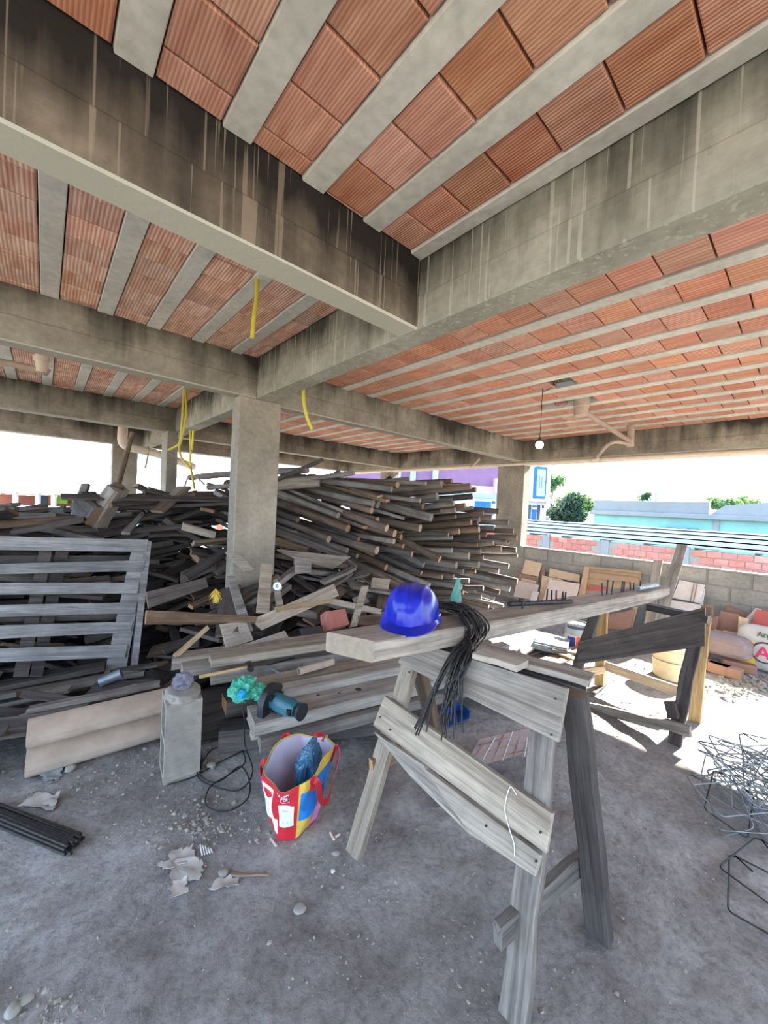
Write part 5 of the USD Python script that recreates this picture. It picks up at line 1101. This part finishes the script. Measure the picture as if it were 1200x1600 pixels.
# ---------------------------------------------------------------- wire stirrups at the right
def stirrup(c, w, h, rz, rx, ry, label, group=None, rad=.0032, m='steel_grey'):
    rc = .018; P_ = []
    for cx, cy, a0 in ((w/2-rc, h/2-rc, 0), (-w/2+rc, h/2-rc, 90), (-w/2+rc, -h/2+rc, 180), (w/2-rc, -h/2+rc, 270)):
        for a in (0, 30, 60, 90): P_.append((cx+rc*math.cos(math.radians(a0+a)), cy+rc*math.sin(math.radians(a0+a)), 0))
    P_.append((w/2, h/2-rc, .005)); P_.append((w/2-.05, h/2-.07, .006))
    M = T(*c, rz=rz)@T(rx=rx, ry=ry)
    v, f = xf(tube(np.array(P_), rad, 6), M); dz = v[:, 2].min()
    return obj('wire_stirrup', (v-[0, 0, 0 if dz > .002 else dz-.002], f), LOOK[m], smooth=True, label=label, cat='wire frame', group=group)
r = random.Random(17)
for k in range(34):
    u = r.random(); lay = .004+.0075*k
    px, py = r.uniform(1125, 1235), r.uniform(1225, 1290)
    c = at(px, py, 'z', 0); c[2] = min(.19, lay*.9)+.02
    stirrup(c, .30+r.uniform(-.02, .04), .15+r.uniform(-.02, .05), r.uniform(-.9, .9), r.gauss(0, .34), r.gauss(0, .22), 'grey wire stirrup in the tangled heap at the right edge', 'heap of wire stirrups', m=r.choice(['steel_grey', 'steel_grey', 'steel_dark']))
c = at(1195, 1360, 'z', .004); stirrup(c, .34, .17, -.25, .04, 0, 'single dark wire stirrup lying nearest the heap on the floor', m='steel_dark')
c = at(1195, 1408, 'z', .004); stirrup(c, .34, .2, .1, 0, .04, 'single dark wire stirrup lying closest to the viewer at the right edge', m='steel_dark')

# ---------------------------------------------------------------- litter on the floor
def scrap(label, quads, m, cat_='scrap', z=.006, name='paper_scrap'):
    t = thing(name, label, cat_)
    for k, pts in enumerate(quads):
        p = np.array([at(x, y, 'z', z+.004*k) for x, y in pts]); c = p.mean(0)
        pol = Polygon(p[:, :2]-c[:2]).segmentize(.012); rj = random.Random(k+len(label)); pol = Polygon([(x+rj.gauss(0, .0045), y+rj.gauss(0, .0045)) for x, y in pol.exterior.coords[:-1]]).buffer(.0015, 2); pol = max(getattr(pol, 'geoms', [pol]), key=lambda g: g.area)
        tri = trimesh.creation.extrude_polygon(pol, .0015, engine='earcut').subdivide().subdivide(); v = np.array(tri.vertices)
        v[:, 2] += .02*meshkit.fbm(np.column_stack([v[:, 0]*26, v[:, 1]*26, np.full(len(v), k*3.)]), 2, k)-.004
        obj('flake', (v+[c[0], c[1], c[2]], np.array(tri.faces)), LOOK[m], t, smooth=60)
scrap('torn pale plastic wrapping in the middle of the foreground floor', [[(268, 1335), (300, 1325), (305, 1345), (285, 1355), (262, 1350)], [(262, 1352), (300, 1340), (318, 1352), (312, 1380), (290, 1378), (270, 1385)], [(245, 1352), (262, 1348), (272, 1356), (258, 1362)], [(268, 1382), (292, 1372), (290, 1396), (266, 1405)]], 'sack_white', name='plastic_scrap')
scrap('single flat pale scrap right of the torn wrapping', [[(338, 1378), (374, 1368), (372, 1382), (328, 1393)]], 'sack_white')
scrap('pale crumpled paper lying by the end of the beige roofing sheet', [[(30, 1262), (58, 1240), (88, 1246), (82, 1268), (50, 1262)], [(60, 1258), (92, 1240), (86, 1262)]], 'sack_white')
scrap('small foil scrap under the roofing sheet', [[(62, 1212), (98, 1200), (92, 1218), (72, 1224)]], 'tile_grey')
for k in range(5): obj('white_peg', tube([at(313+k*4, 1320+k*1.5, 'z', .005), at(316+k*4, 1336-k, 'z', .006)], .003, 6), LOOK['paint_white'], label='little white plastic peg in the cluster beside the torn wrapping', cat='peg', group='white pegs on the floor')
stick('wood_offcut', at(362, 1365, 'z', .008), at(420, 1368, 'z', .006), .02, .008, 'wood_brown', label='thin brown splinter right of the pale scraps', cat_='offcut', seed=61, taper=.8)
big = ((350, 1363, .016, 'grey pebble at the tip of the thin brown splinter'), (525, 1333, .014, 'white chip beside the left foot of the near sawhorse'), (520, 1361, .007, 'small white chip in front of the left foot of the near sawhorse'), (330, 1195, .028, 'round stone under the roofing sheet end'), (110, 1200, .03, 'lump of earth at the base of the roofing sheet'), (950, 1455, .010, 'pale chip touching the dark right leg of the near sawhorse'), (468, 1420, .018, 'crumpled lump on the floor in front of the shopping bag'), (20, 1578, .02, 'grey stone in the lower left corner'), (40, 1562, .016, 'second grey stone in the lower left corner'))
for k, (x, y, sz, lb) in enumerate(big): obj('stone', stone(random.Random(k), sz, k), LOOK['mortar' if sz > .012 else 'paint_white'], None, T(*at(x, y, 'z', sz*.35), rz=k), smooth=40, label=lb, cat='stone')
for k, (x0, y0, x1, y1, lb) in enumerate(((423, 1310, 432, 1322, 'cigarette-size pale stub left of the shopping bag foot'), (524, 1308, 531, 1303, 'upper of two pale stubs right of the shopping bag'), (516, 1301, 522, 1312, 'lower of two pale stubs right of the shopping bag'))):
    obj('stub', tube([at(x0, y0, 'z', .005), at(x1, y1, 'z', .005)], .005, 8), LOOK['tile_pink'], label=lb, cat='stub')
gr = []; r = random.Random(77)
def grit(n, f, s0, s1):
    for _ in range(n):
        x, y = f(); s_ = s0*(s1/s0)**(r.random()**2.2); m = trimesh.creation.icosphere(0, s_)
        v = np.array(m.vertices)*np.array([r.uniform(.6, 1.3), r.uniform(.6, 1.3), r.uniform(.4, .8)])+np.array([[r.gauss(0, s_*.14) for _ in range(3)] for _ in range(12)])
        z = float(floor_z(np.array([x]), np.array([y]))[0]); gr.append((v+[x, y, z+s_*.15], np.array(m.faces)))
grit(1500, lambda: (r.uniform(-.3, 2.6), r.uniform(.2, 2.4)), .0016, .008)
def near(px, py, sx, sy): 
    def f():
        p = at(px+r.gauss(0, sx), py+r.gauss(0, sy), 'z', 0); return p[0], p[1]
    return f
grit(260, near(310, 1290, 45, 22), .003, .014); grit(160, near(150, 1215, 70, 18), .003, .014); grit(90, near(60, 1575, 45, 22), .003, .012); grit(120, near(560, 1330, 90, 40), .002, .007); grit(220, near(700, 1500, 120, 60), .0015, .006)
grit(500, near(1165, 1068, 30, 10), .006, .03); grit(240, near(960, 1080, 60, 30), .003, .012); grit(150, near(320, 1180, 40, 18), .003, .016)
obj('grit', cat(gr), LOOK['mortar'], label='loose grit, pebbles and rubble scattered over the dusty floor', cat='gravel', kind='stuff')

# ---------------------------------------------------------------- the pallet
PB, PT = at(206, 1050, 'z', .15), at(236, 843, 'y', 3.42)
PL = at(0, 838, 'y', 3.46)
pal = thing('pallet', 'weathered grey wooden pallet leaning on the pile at the left edge', 'pallet')
pn_ = np.cross(PT-PB, PL-PB); pn_ /= np.linalg.norm(pn_); pn_ = pn_ if pn_@(EYE-PB) > 0 else -pn_
def pq_(pts, off): return px_on(PB+pn_*off, pn_, pts)
def ext(l0, r0, l1, r1, k=.95):
    """slat from its visible end at the right out past the left edge of the picture"""
    return [(l0[0]-(r0[0]-l0[0])*k, l0[1]-(r0[1]-l0[1])*k), r0, r1, (l1[0]-(r1[0]-l1[0])*k, l1[1]-(r1[1]-l1[1])*k)]
for l0, r0, l1, r1 in (((0, 838), (232, 843), (0, 859), (230, 862)), ((0, 881), (226, 875), (0, 897), (224, 892)), ((0, 911), (218, 910), (0, 929), (215, 927)), ((0, 945), (214, 941), (0, 964), (211, 958)), ((0, 977), (208, 971), (0, 998), (205, 988)), ((0, 1013), (200, 1007), (0, 1035), (196, 1027))):
    quadboard('slat', pq_(ext(l0, r0, l1, r1), .016), .018, 'wood_silver', pal)
quadboard('stringer', pq_([(226, 843), (237, 846), (214, 1052), (204, 1053)], .003), .09, 'wood_silver', pal)
quadboard('inner_board', pq_([(205, 862), (229, 862), (196, 1054), (163, 1054)], -.002), .018, 'wood_silver', pal)
quadboard('stringer', pq_([(-170, 838), (-150, 838), (-170, 1060), (-200, 1060)], .003), .09, 'wood_silver', pal)
for a, b in ((((62, 856), (82, 857)), ((44, 1058), (20, 1058))), (((88, 856), (108, 858)), ((66, 1058), (46, 1058)))):
    quadboard('back_board', pq_([a[0], a[1], b[0], b[1]], -.06), .018, 'wood_dark', pal)
for l0, r0, l1, r1 in (((0, 868), (222, 868), (0, 880), (221, 880)), ((0, 960), (205, 958), (0, 972), (204, 968))): quadboard('back_slat', pq_(ext(l0, r0, l1, r1), -.085), .016, 'wood_dark', pal)

# ---------------------------------------------------------------- the pile of scrap timber, dropped piece by piece
GX0, GY0, GS = -2.3, 1.5, .025
HN = np.zeros((int(7.4/GS), int(5.4/GS)))
GXX, GYY = np.meshgrid(GX0+(np.arange(HN.shape[0])+.5)*GS, GY0+(np.arange(HN.shape[1])+.5)*GS, indexing='ij')
def block_cells(x0, x1, y0, y1, h=50.0): HN[(GXX > x0) & (GXX < x1) & (GYY > y0) & (GYY < y1)] = h
block_cells(1.12, 1.52, 3.05, 3.24); block_cells(1.13, 1.29, 5.48, 5.82); block_cells(WX-.1, WX+1, 0, 9)
def clip01(a): return np.clip(a, 0, 1)
PU, PN = np.array([.309, -.951]), np.array([.951, .309])
def pole_uv(x, y):
    """along and across the stack of poles: u grows toward the viewer's right, n across to the right"""
    dx, dy = x-3.25, y-2.70
    return dx*PU[0]+dy*PU[1], dx*PN[0]+dy*PN[1]
def target(x, y):
    front = np.where(y < 2.3, 99, 2.42)+.0*x
    t = clip01((y-front)/.78)*1.02
    t = np.where(x < .80, clip01((y-3.52)/.5)*1.12, t)                       # behind the pallet
    t = np.maximum(t, np.where(x < 1.6, clip01((y-3.2)/.55)*(1.12+.20*clip01((x-.1)/.9)), 0))
    t = np.where((x < .78) & (y > 2.62) & (y < 3.16), .13, t)                  # loose boards before the pallet
    t = np.where((x < .78) & (y >= 3.16) & (y < 3.5), 0, t)
    t = np.where(x > 1.5, np.minimum(t, .95-.75*clip01((x-2.1)/1.0)), t)
    t = t*clip01((5.6-y)/.5)
    u, n = pole_uv(x, y)
    ue = .715*n
    pole = np.where(n < .42, 1.56, 1.56-1.45*(n-.42))*clip01((n+1.05)/.2)*clip01((.90-n)/.05)*clip01((ue+.10-u)/.06)*clip01((u-ue+2.9)/.3)
    return t, pole
def hull_support(u, h):
    """the line on which a straight piece rests above the heights h(u), with its middle at u = 0"""
    st_ = []
    for p in zip(u, h):
        while len(st_) > 1 and (st_[-1][0]-st_[-2][0])*(p[1]-st_[-2][1])-(st_[-1][1]-st_[-2][1])*(p[0]-st_[-2][0]) >= 0: st_.pop()
        st_.append(p)
    for a, b in zip(st_, st_[1:]):
        if a[0] <= 0 <= b[0]:
            k = (b[1]-a[1])/(b[0]-a[0]); return a[1]-k*a[0], k
    return None
pieces = []; GAP = [.16]
def drop(cx, cy, yaw, L_, w, t, kind, r, tmax):
    cu, su = math.cos(yaw), math.sin(yaw)
    nu, nv = max(6, int(L_/.045)), max(3, int(w/.022))
    u = np.linspace(-L_/2, L_/2, nu); v = np.linspace(-w/2, w/2, nv)
    px, py = cx+u[:, None]*cu-v[None]*su, cy+u[:, None]*su+v[None]*cu
    i, j = ((px-GX0)/GS).astype(int), ((py-GY0)/GS).astype(int)
    if i.min() < 0 or j.min() < 0 or i.max() >= HN.shape[0] or j.max() >= HN.shape[1]: return False
    h = HN[i, j]
    if h.max() > 20: return False
    g = 0.0
    if kind == 'plank' and nv > 2:
        g = float(np.clip(np.median((h[:, -1]-h[:, 0])/w), -.5, .5))*r.uniform(.3, 1)+r.gauss(0, .10)
    hh = (h-g*v[None]).max(1)
    sup = hull_support(u, hh)
    if sup is None: return False
    a, k = sup
    if abs(k) > .62 or a > tmax: return False
    if (a+k*u-hh).mean() > GAP[0]: return False      # no big hollows underneath
    ends = a+k*u
    if ends.max()+t > max(1.78, 0): return False
    cs = 1/math.sqrt(1+k*k+g*g)
    H2 = (a+k*u)[:, None]+g*v[None]+t/cs*1.0
    # raster finely
    nu2, nv2 = int(L_/.018)+2, int(w/.018)+2
    uu, vv = np.linspace(-L_/2, L_/2, nu2), np.linspace(-w/2, w/2, nv2)
    X_, Y_ = cx+uu[:, None]*cu-vv[None]*su, cy+uu[:, None]*su+vv[None]*cu
    I_, J_ = ((X_-GX0)/GS).astype(int), ((Y_-GY0)/GS).astype(int)
    top = (a+k*uu)[:, None]+g*vv[None]+t/cs
    if kind == 'pole': top = top-(t/2)*(1-np.sqrt(np.maximum(0, 1-(vv[None]/(w/2))**2)))*.9
    if ((X_ < .9) & (Y_ < 2.5)).any() or ((X_ < .80) & (Y_ < 3.52) & (top > .32)).any(): return False   # the pallet stands there
    np.maximum.at(HN, (I_, J_), top)
    d = np.array([cu, su, k]); d /= np.linalg.norm(d)
    s_ = np.array([-su, cu, g]); s_ -= d*(s_@d); s_ /= np.linalg.norm(s_); n_ = np.cross(d, s_)
    M = np.eye(4); M[:3, 0], M[:3, 1], M[:3, 2] = d, s_, n_; M[:3, 3] = np.array([cx, cy, a])+n_*(t/2)
    pieces.append((M, L_, w, t, kind, r.randrange(10**6)))
    return True
r = random.Random(2024)
for lay in range(11):          # the lower right end of the pole stack, laid in courses
    for n0 in np.arange(.22, .99, .088):
        if .05+lay*.08 > 1.25-.95*max(0, n0-.35): continue
        L_ = r.uniform(1.1, 2.3); endu = .70*n0-.07+r.uniform(-.16, .14); uc = endu-L_/2; nn0 = n0+r.uniform(-.03, .03)+(.044 if lay % 2 else 0)
        cx, cy = np.array([3.25, 2.70])+PU*uc+PN*nn0; d_ = r.choice([.06, .07, .075, .08, .085])
        drop(cx, cy, math.radians(-72)+r.gauss(0, .04), L_, d_, d_, 'pole', r, 1.3)
GAP[0] = .12
for k in range(7000):          # short pieces fill the hollows beside and behind the columns
    x, y = r.uniform(-1.2, 2.6), r.uniform(2.4, 5.0)
    tp, pp = target(np.array(x), np.array(y)); tp = float(tp)
    tp *= min(.9, .2+k/5000)
    if tp < .1 or HN[int((x-GX0)/GS), int((y-GY0)/GS)] > tp: continue
    w_ = r.choice([.06, .08, .10, .12, .16]); drop(x, y, r.gauss(-.1, .5), r.uniform(.28, .85), w_, r.choice([.02, .025, .03, .045]), 'plank', r, tp+.05)
for k in range(26000):
    x, y = (r.uniform(-1.3, 1.3), r.uniform(2.4, 5.0)) if k % 3 == 0 else (r.uniform(-2.1, 4.4), r.uniform(1.8, 5.9))
    tp, pp = target(np.array(x), np.array(y)); tp, pp = float(tp), float(pp)
    lv = min(1.0, .12+k/20000); tp *= lv if tp > .2 else 1; GAP[0] = .15 if k < 22000 else .3
    i, j = int((x-GX0)/GS), int((y-GY0)/GS)
    hc = HN[max(0, i-3):i+4, max(0, j-3):j+4].mean()
    if pp > .3 and pp*lv > tp*.6 and x > 1.75:
        # a pole of the ordered stack: right ends roughly in line
        if hc > pp*lv+.02: continue
        L_ = r.uniform(1.3, 2.6); u0, n0 = pole_uv(x, y); yaw = math.radians(-72)+r.gauss(0, .055); endu = .715*n0+r.uniform(-.30, .16)
        if r.random() < .2: endu -= r.uniform(.2, .8)
        uc = endu-L_/2
        cx, cy = np.array([3.25, 2.70])+PU*uc+PN*n0
        d_ = r.choice([.06, .07, .08, .085, .095, .105])
        if r.random() < .78: drop(cx, cy, yaw, L_, d_, d_, 'pole', r, pp+.10)
        else: drop(cx, cy, yaw+r.gauss(0, .05), L_*r.uniform(.6, 1), r.uniform(.06, .14), r.uniform(.02, .035), 'plank', r, pp+.04)
    elif tp > .05:
        if hc > tp: continue
        L_ = r.choice([.45, .6, .8, 1.0, 1.3, 1.6, 1.9])*r.uniform(.85, 1.15) if tp > .2 else r.uniform(.4, 1.3)
        yaw = r.gauss(-.10, .38) if r.random() < .8 else r.uniform(-1.5, 1.5)
        w_ = r.choice([.05, .07, .09, .10, .12, .15, .20, .26]); t_ = r.choice([.018, .022, .025, .03, .04]) if w_ > .08 else r.choice([.03, .045, .06])
        drop(x, y, yaw, L_, w_, t_, 'plank' if r.random() < .93 or w_ > .1 else 'pole', r, tp+.06)
# which pieces show in the picture, and how large: a coarse depth buffer
BW, BHH = 300, 400
zb_ = np.full((BHH, BW), 1e9); ib_ = np.full((BHH, BW), -1)
for k, (M, L_, w, t, kind, sd) in enumerate(pieces):
    nu, nv = int(L_/.012)+2, int(w/.012)+2
    u, v = np.meshgrid(np.linspace(-L_/2, L_/2, nu), np.linspace(-w/2, w/2, nv), indexing='ij'); u2, v2 = np.meshgrid(np.linspace(-L_/2, L_/2, nu), np.linspace(-t/2, t/2, 4), indexing='ij')
    P_ = [np.column_stack([u.ravel(), v.ravel(), np.full(u.size, t/2)]), np.column_stack([u2.ravel(), np.full(u2.size, w/2), v2.ravel()]), np.column_stack([u2.ravel(), np.full(u2.size, -w/2), v2.ravel()])]
    P_ = np.vstack(P_)@M[:3, :3].T+M[:3, 3]
    x, y, z = project(P_); xi, yi = (x/4).astype(int), (y/4).astype(int)
    ok = (xi >= 0) & (xi < BW) & (yi >= 0) & (yi < BHH) & (z > .2)
    for a, b, c in zip(xi[ok], yi[ok], z[ok]):
        if c < zb_[b, a]: zb_[b, a] = c; ib_[b, a] = k
shown = np.bincount(ib_[ib_ >= 0].ravel(), minlength=len(pieces))
rank = sorted(range(len(pieces)), key=lambda k: -shown[k])
n_plank = n_pole = 0; solo = set()
for k in rank:
    if shown[k] < 3: break
    if pieces[k][4] == 'pole':
        if n_pole < 290: n_pole += 1; solo.add(k)
    elif n_plank < 290: n_plank += 1; solo.add(k)
rest = {}
for k, (M, L_, w, t, kind, sd) in enumerate(pieces):
    rr_ = random.Random(sd); c = M[:3, 3]
    m = pole_mesh(L_, w, rr_) if kind == 'pole' else board_mesh(L_, w, t, rr_, n=5, bow=rr_.gauss(0, .006), rough=.0035, taper=rr_.choice([0, 0, 0, .15, .5]))
    poley = pole_uv(c[0], c[1])[1] > -1.7 and c[0] > 1.6
    mt_ = rr_.choice(['wood_brown', 'wood_grey', 'wood_grey', 'wood_brown', 'wood_dark'] if kind == 'pole' else (['wood_grey', 'wood_dark', 'wood_brown', 'wood_grey'] if c[0] > 1.3 else ['wood_grey', 'wood_dark', 'wood_dark', 'wood_dark', 'wood_dark', 'wood_brown']))
    if k in solo:
        tone = {'wood_brown': 'brown', 'wood_grey': 'grey', 'wood_dark': 'dark', 'wood_tan': 'tan', 'wood_pale': 'pale'}[mt_]
        if kind == 'pole': nm, side = 'pole', 'in the big stack right of the column'
        else: nm, side = 'plank', 'in the pile left of the column' if c[0] < 1.2 else 'in the pile right of the column'
        size = ('thick' if w > .085 else 'thin') if kind == 'pole' else ('broad' if w > .135 else 'narrow' if w < .085 else 'middling')
        obj('timber_pole' if nm == 'pole' else 'scrap_plank', m, LOOK[mt_], None, M, smooth=40 if nm == 'pole' else 25, label=f'{size} {tone} weathered {nm} {side}', cat=nm, group=f'{size} {tone} {nm}s {side}')
    else: rest.setdefault(mt_, []).append(xf(m, M))
for mt_, ms in rest.items(): obj('scrap_timber', cat(ms), LOOK[mt_], label='rest of the scrap timber deep inside the pile', cat='scrap timber', kind='stuff')
print('pile', len(pieces), 'poles', n_pole, 'planks', n_plank)

# ---------------------------------------------------------------- single pieces that stand out on the pile
SP, SN = np.array([0, 2.36, 0]), np.array([0, -1, .66]); SN = SN/np.linalg.norm(SN)
def hero(name, label, cat_, quad, m, t=.022, off=0.0): return quadboard(name, px_on(SP+SN*off, SN, quad), t, m, None, label=label, cat_=cat_)
hero('scrap_board', 'narrow pale board leaning upright left of the square board, below the column', 'board', [(355, 900), (367, 899), (396, 985), (380, 990)], 'wood_grey', off=.06)
hero('scrap_board', 'short upright grey board in front of the column base', 'board', [(409, 880), (426, 881), (421, 958), (401, 957)], 'wood_pale', off=.05)
hero('scrap_board', 'slanting short board right of the short upright one at the column base', 'board', [(427, 905), (434, 904), (444, 948), (433, 950)], 'wood_grey', off=.03)
hero('scrap_board', 'long level board crossing the pile right of the pallet', 'board', [(229, 953), (402, 963), (400, 972), (228, 972)], 'wood_brown', t=.05, off=.08)
hero('scrap_board', 'square dusty board tilted in the middle of the pile above the cutting disc', 'board', [(344, 975), (384, 969), (397, 1000), (354, 1013)], 'wood_pale', off=.07)
hero('scrap_board', 'large pale tapering board lying behind the rear timber of the stack', 'board', [(312, 1030), (445, 985), (458, 1006), (330, 1040)], 'wood_pale', off=.10)
hero('scrap_board', 'broad grey pointed board right of the column above the timber stack', 'board', [(392, 968), (522, 912), (530, 930), (410, 984)], 'wood_pale', off=.05)
hero('scrap_board', 'thin edge-on board running right from the broad pointed one', 'board', [(430, 948), (520, 936), (520, 941), (432, 956)], 'wood_tan', off=.06)
hero('scrap_board', 'narrow pale lath pointing down to the right behind the helmet', 'lath', [(517, 934), (597, 952), (595, 960), (515, 943)], 'wood_pale', off=.05)
hero('scrap_board', 'small pale block of board left of the helmet', 'board', [(583, 902), (610, 905), (607, 920), (580, 918)], 'wood_pale', off=.04)
hero('scrap_board', 'whitish upright lath left of the helmet', 'lath', [(566, 915), (577, 914), (558, 978), (547, 980)], 'wood_pale', off=.06)
hero('scrap_board', 'wide dark grey sheet with a pointed end right of the column', 'board', [(433, 858), (548, 870), (522, 888), (462, 872)], 'wood_grey', off=.02)
hero('scrap_board', 'square grey offcut hanging below the wide sheet', 'board', [(461, 872), (487, 876), (486, 894), (462, 896)], 'wood_grey', off=.01)
hero('scrap_board', 'board propped on edge at the upper right of the pallet', 'board', [(353, 862), (375, 866), (398, 890), (383, 893)], 'wood_pale', off=.02)
hero('scrap_board', 'dark wide board slanting behind the pallet corner', 'board', [(228, 925), (322, 902), (326, 916), (232, 950)], 'wood_dark', off=.05)
hero('scrap_board', 'split pale stake with a splintered tip right of the pallet foot', 'stake', [(271, 1022), (324, 976), (328, 982), (276, 1030)], 'wood_tan', off=.05)
rb_ = px_on(SP+SN*.08, SN, [(509, 955), (540, 951), (546, 975), (511, 985)]); quadboard('clay_block', rb_, .1, 'red_brick', None, label='broken red clay block on the pile left of the helmet', cat_='clay block')
hero('scrap_board', 'reddish board edge just left of the helmet behind the heavy beam', 'board', [(558, 962), (602, 960), (602, 978), (560, 976)], 'wood_brown', off=.06)
def pole_at(label, px0, px1, d, m, y0, y1=None, cat_='pole', name='timber_pole', sd=1):
    a, b = at(*px0, 'y', y0), at(*px1, 'y', y1 or y0); M, L = frame(a, b); return obj(name, pole_mesh(L, d, random.Random(sd), k=12, bend=.005), LOOK[m], None, M, smooth=40, label=label, cat=cat_)
pole_at('thick pale round log right of the column at the top of the pile', (420, 757), (499, 752), .15, 'wood_pale', 3.9, 3.55, sd=3)
pole_at('dark thin pole rising to the right past the column at the top of the pile', (425, 752), (505, 718), .05, 'wood_dark', 3.8, 3.5, sd=4)
pole_at('dark pole end jutting up right above the pole stack', (560, 785), (612, 747), .10, 'wood_dark', 4.2, 3.9, sd=5)
pole_at('dark stubby pole jutting up beside the pale log', (500, 765), (530, 738), .09, 'wood_dark', 4.0, 3.7, sd=6)
pole_at('long thin pole lying on top of the stack with a tilted grey slat', (600, 775), (690, 760), .03, 'wood_dark', 3.9, 3.6, sd=7)
pole_at('brown leaning pole rising at the far left out of the pile', (176, 788), (207, 676), .055, 'wood_brown', 4.6, 4.9, sd=8)
q4 = px_on(np.array([0, 3.75, 0]), np.array([0, -1, .3]), [(455+15, 770), (486, 768), (508, 800), (496, 810)])
quadboard('scrap_board', q4, .03, 'wood_tan', None, label='short tan board tumbling down the pile face right of the column', cat_='board')
q4 = px_on(np.array([0, 3.5, 0]), np.array([0, -1, .3]), [(538, 772), (556, 768), (580, 802), (560, 806)])
quadboard('scrap_board', q4, .025, 'wood_grey', None, label='wide grey paddle-shaped board end in the pole stack', cat_='board')
q4 = px_on(np.array([0, 3.5, 0]), np.array([0, -1, .3]), [(561, 806), (569, 804), (600, 850), (595, 854)])
quadboard('scrap_board', q4, .025, 'wood_grey', None, label='narrow handle-like lath below the paddle-shaped board', cat_='lath')
TB = thing('timber_chunk', 'heavy square timber end with a dark core standing up at the left', 'timber')
a, b = at(150, 818, 'y', 3.9), at(184, 762, 'y', 3.75); M_, L_ = frame(a, b)
obj('body', board_mesh(L_, .14, .12, random.Random(5), ch=.02, rough=.006), LOOK['wood_grey'], TB, M_, smooth=25); obj('core', pole_mesh(.03, .10, random.Random(6), k=12), LOOK['wood_dark'], TB, M_@T(L_/2+.012), smooth=30)
TB = thing('timber_chunk', 'dark broken timber block slumped left of the standing chunk', 'timber')
a, b = at(128, 782, 'y', 3.95), at(158, 808, 'y', 3.8); M_, L_ = frame(a, b); obj('body', board_mesh(L_, .17, .17, random.Random(7), ch=.02, rough=.01), LOOK['wood_dark'], TB, M_, smooth=25)
stick('scrap_board', at(118, 805, 'y', 4.1), at(134, 757, 'y', 4.2), .06, .03, 'wood_grey', label='grey lath standing up left of the dark broken block', cat_='lath', seed=71)
stick('scrap_board', at(20, 830, 'y', 3.7), at(130, 812, 'y', 3.7), .3, .03, 'wood_dark', label='big dark flat board on top of the pile above the pallet', cat_='board', seed=72)
stick('scrap_board', at(285, 822, 'y', 3.55), at(335, 836, 'y', 3.5), .16, .06, 'wood_pale', label='pale squared block end on the pile just left of the column', cat_='block', seed=73, ch=.012)
stick('scrap_board', at(245, 800, 'y', 3.8), at(288, 762, 'y', 3.9), .16, .03, 'wood_brown', label='brown wide board leaning up near the top of the pile left of the column', cat_='board', seed=74)
for k, (p0, p1, w_, m_, lb) in enumerate((((0, 1128), (215, 1075), .07, 'wood_pale', 'long thin pale plank lying in front of the pallet, lowest to the viewer'), ((45, 1110), (250, 1068), .05, 'wood_grey', 'long thin grey plank above the lowest one in front of the pallet'), ((0, 1072), (165, 1040), .12, 'wood_dark', 'broad dark plank lying under the pallet foot'))):
    z_ = (.16, .20, .17)[k]; stick('scrap_board', at(*p0, 'z', z_), at(*p1, 'z', z_+.05), w_, .03, m_, label=lb, cat_='plank', seed=75+k)
pr = thing('metal_pipe', 'short hollow grey pipe end under the pallet foot', 'pipe'); a, b = at(156, 1066, 'z', .22), at(190, 1052, 'z', .26); M_, L_ = frame(a, b)
obj('pipe', prism(Point(0, 0).buffer(.03, 12).difference(Point(0, 0).buffer(.022, 12)), L_), LOOK['steel_grey'], pr, M_@T(-L_/2, 0, 0, ry=math.pi/2), smooth=40)
br_ = px_on(SP+SN*.06, SN, [(337, 920)])[0]
bb = []
for k in range(60):
    a_ = r.uniform(0, 6.28); bb.append(tube([br_, br_+np.array([.05*math.cos(a_)*r.random(), -.04*r.random(), .04*math.sin(a_)-.06])], .0016, 4))
obj('straw_tuft', cat(bb), LOOK['yellow_print'], label='tuft of yellow straw caught in the pile left of the column', cat='straw', kind='stuff')
wp = px_on(SP+SN*.06, SN, [(452, 930)])[0]
obj('white_fitting', lathe([(.001, -.03), (.022, -.03), (.022, .01), (.027, .01), (.027, .03), (.012, .03), (.012, .0), (.001, .0)], 16), LOOK['paint_white'], None, frame(wp, wp+[-.5, -.6, .3])[0]@T(ry=math.pi/2), smooth=35, label='white plastic pipe fitting in the pile right of the short upright boards', cat='pipe fitting')
dk = px_on(SP+SN*.08, SN, [(467, 983), (502, 978), (506, 1003), (475, 1008)])
quadboard('black_case', dk, .03, 'tool_black', None, label='black plastic case between the red clay block and the timber stack', cat_='case', off=.02)
#NEXT
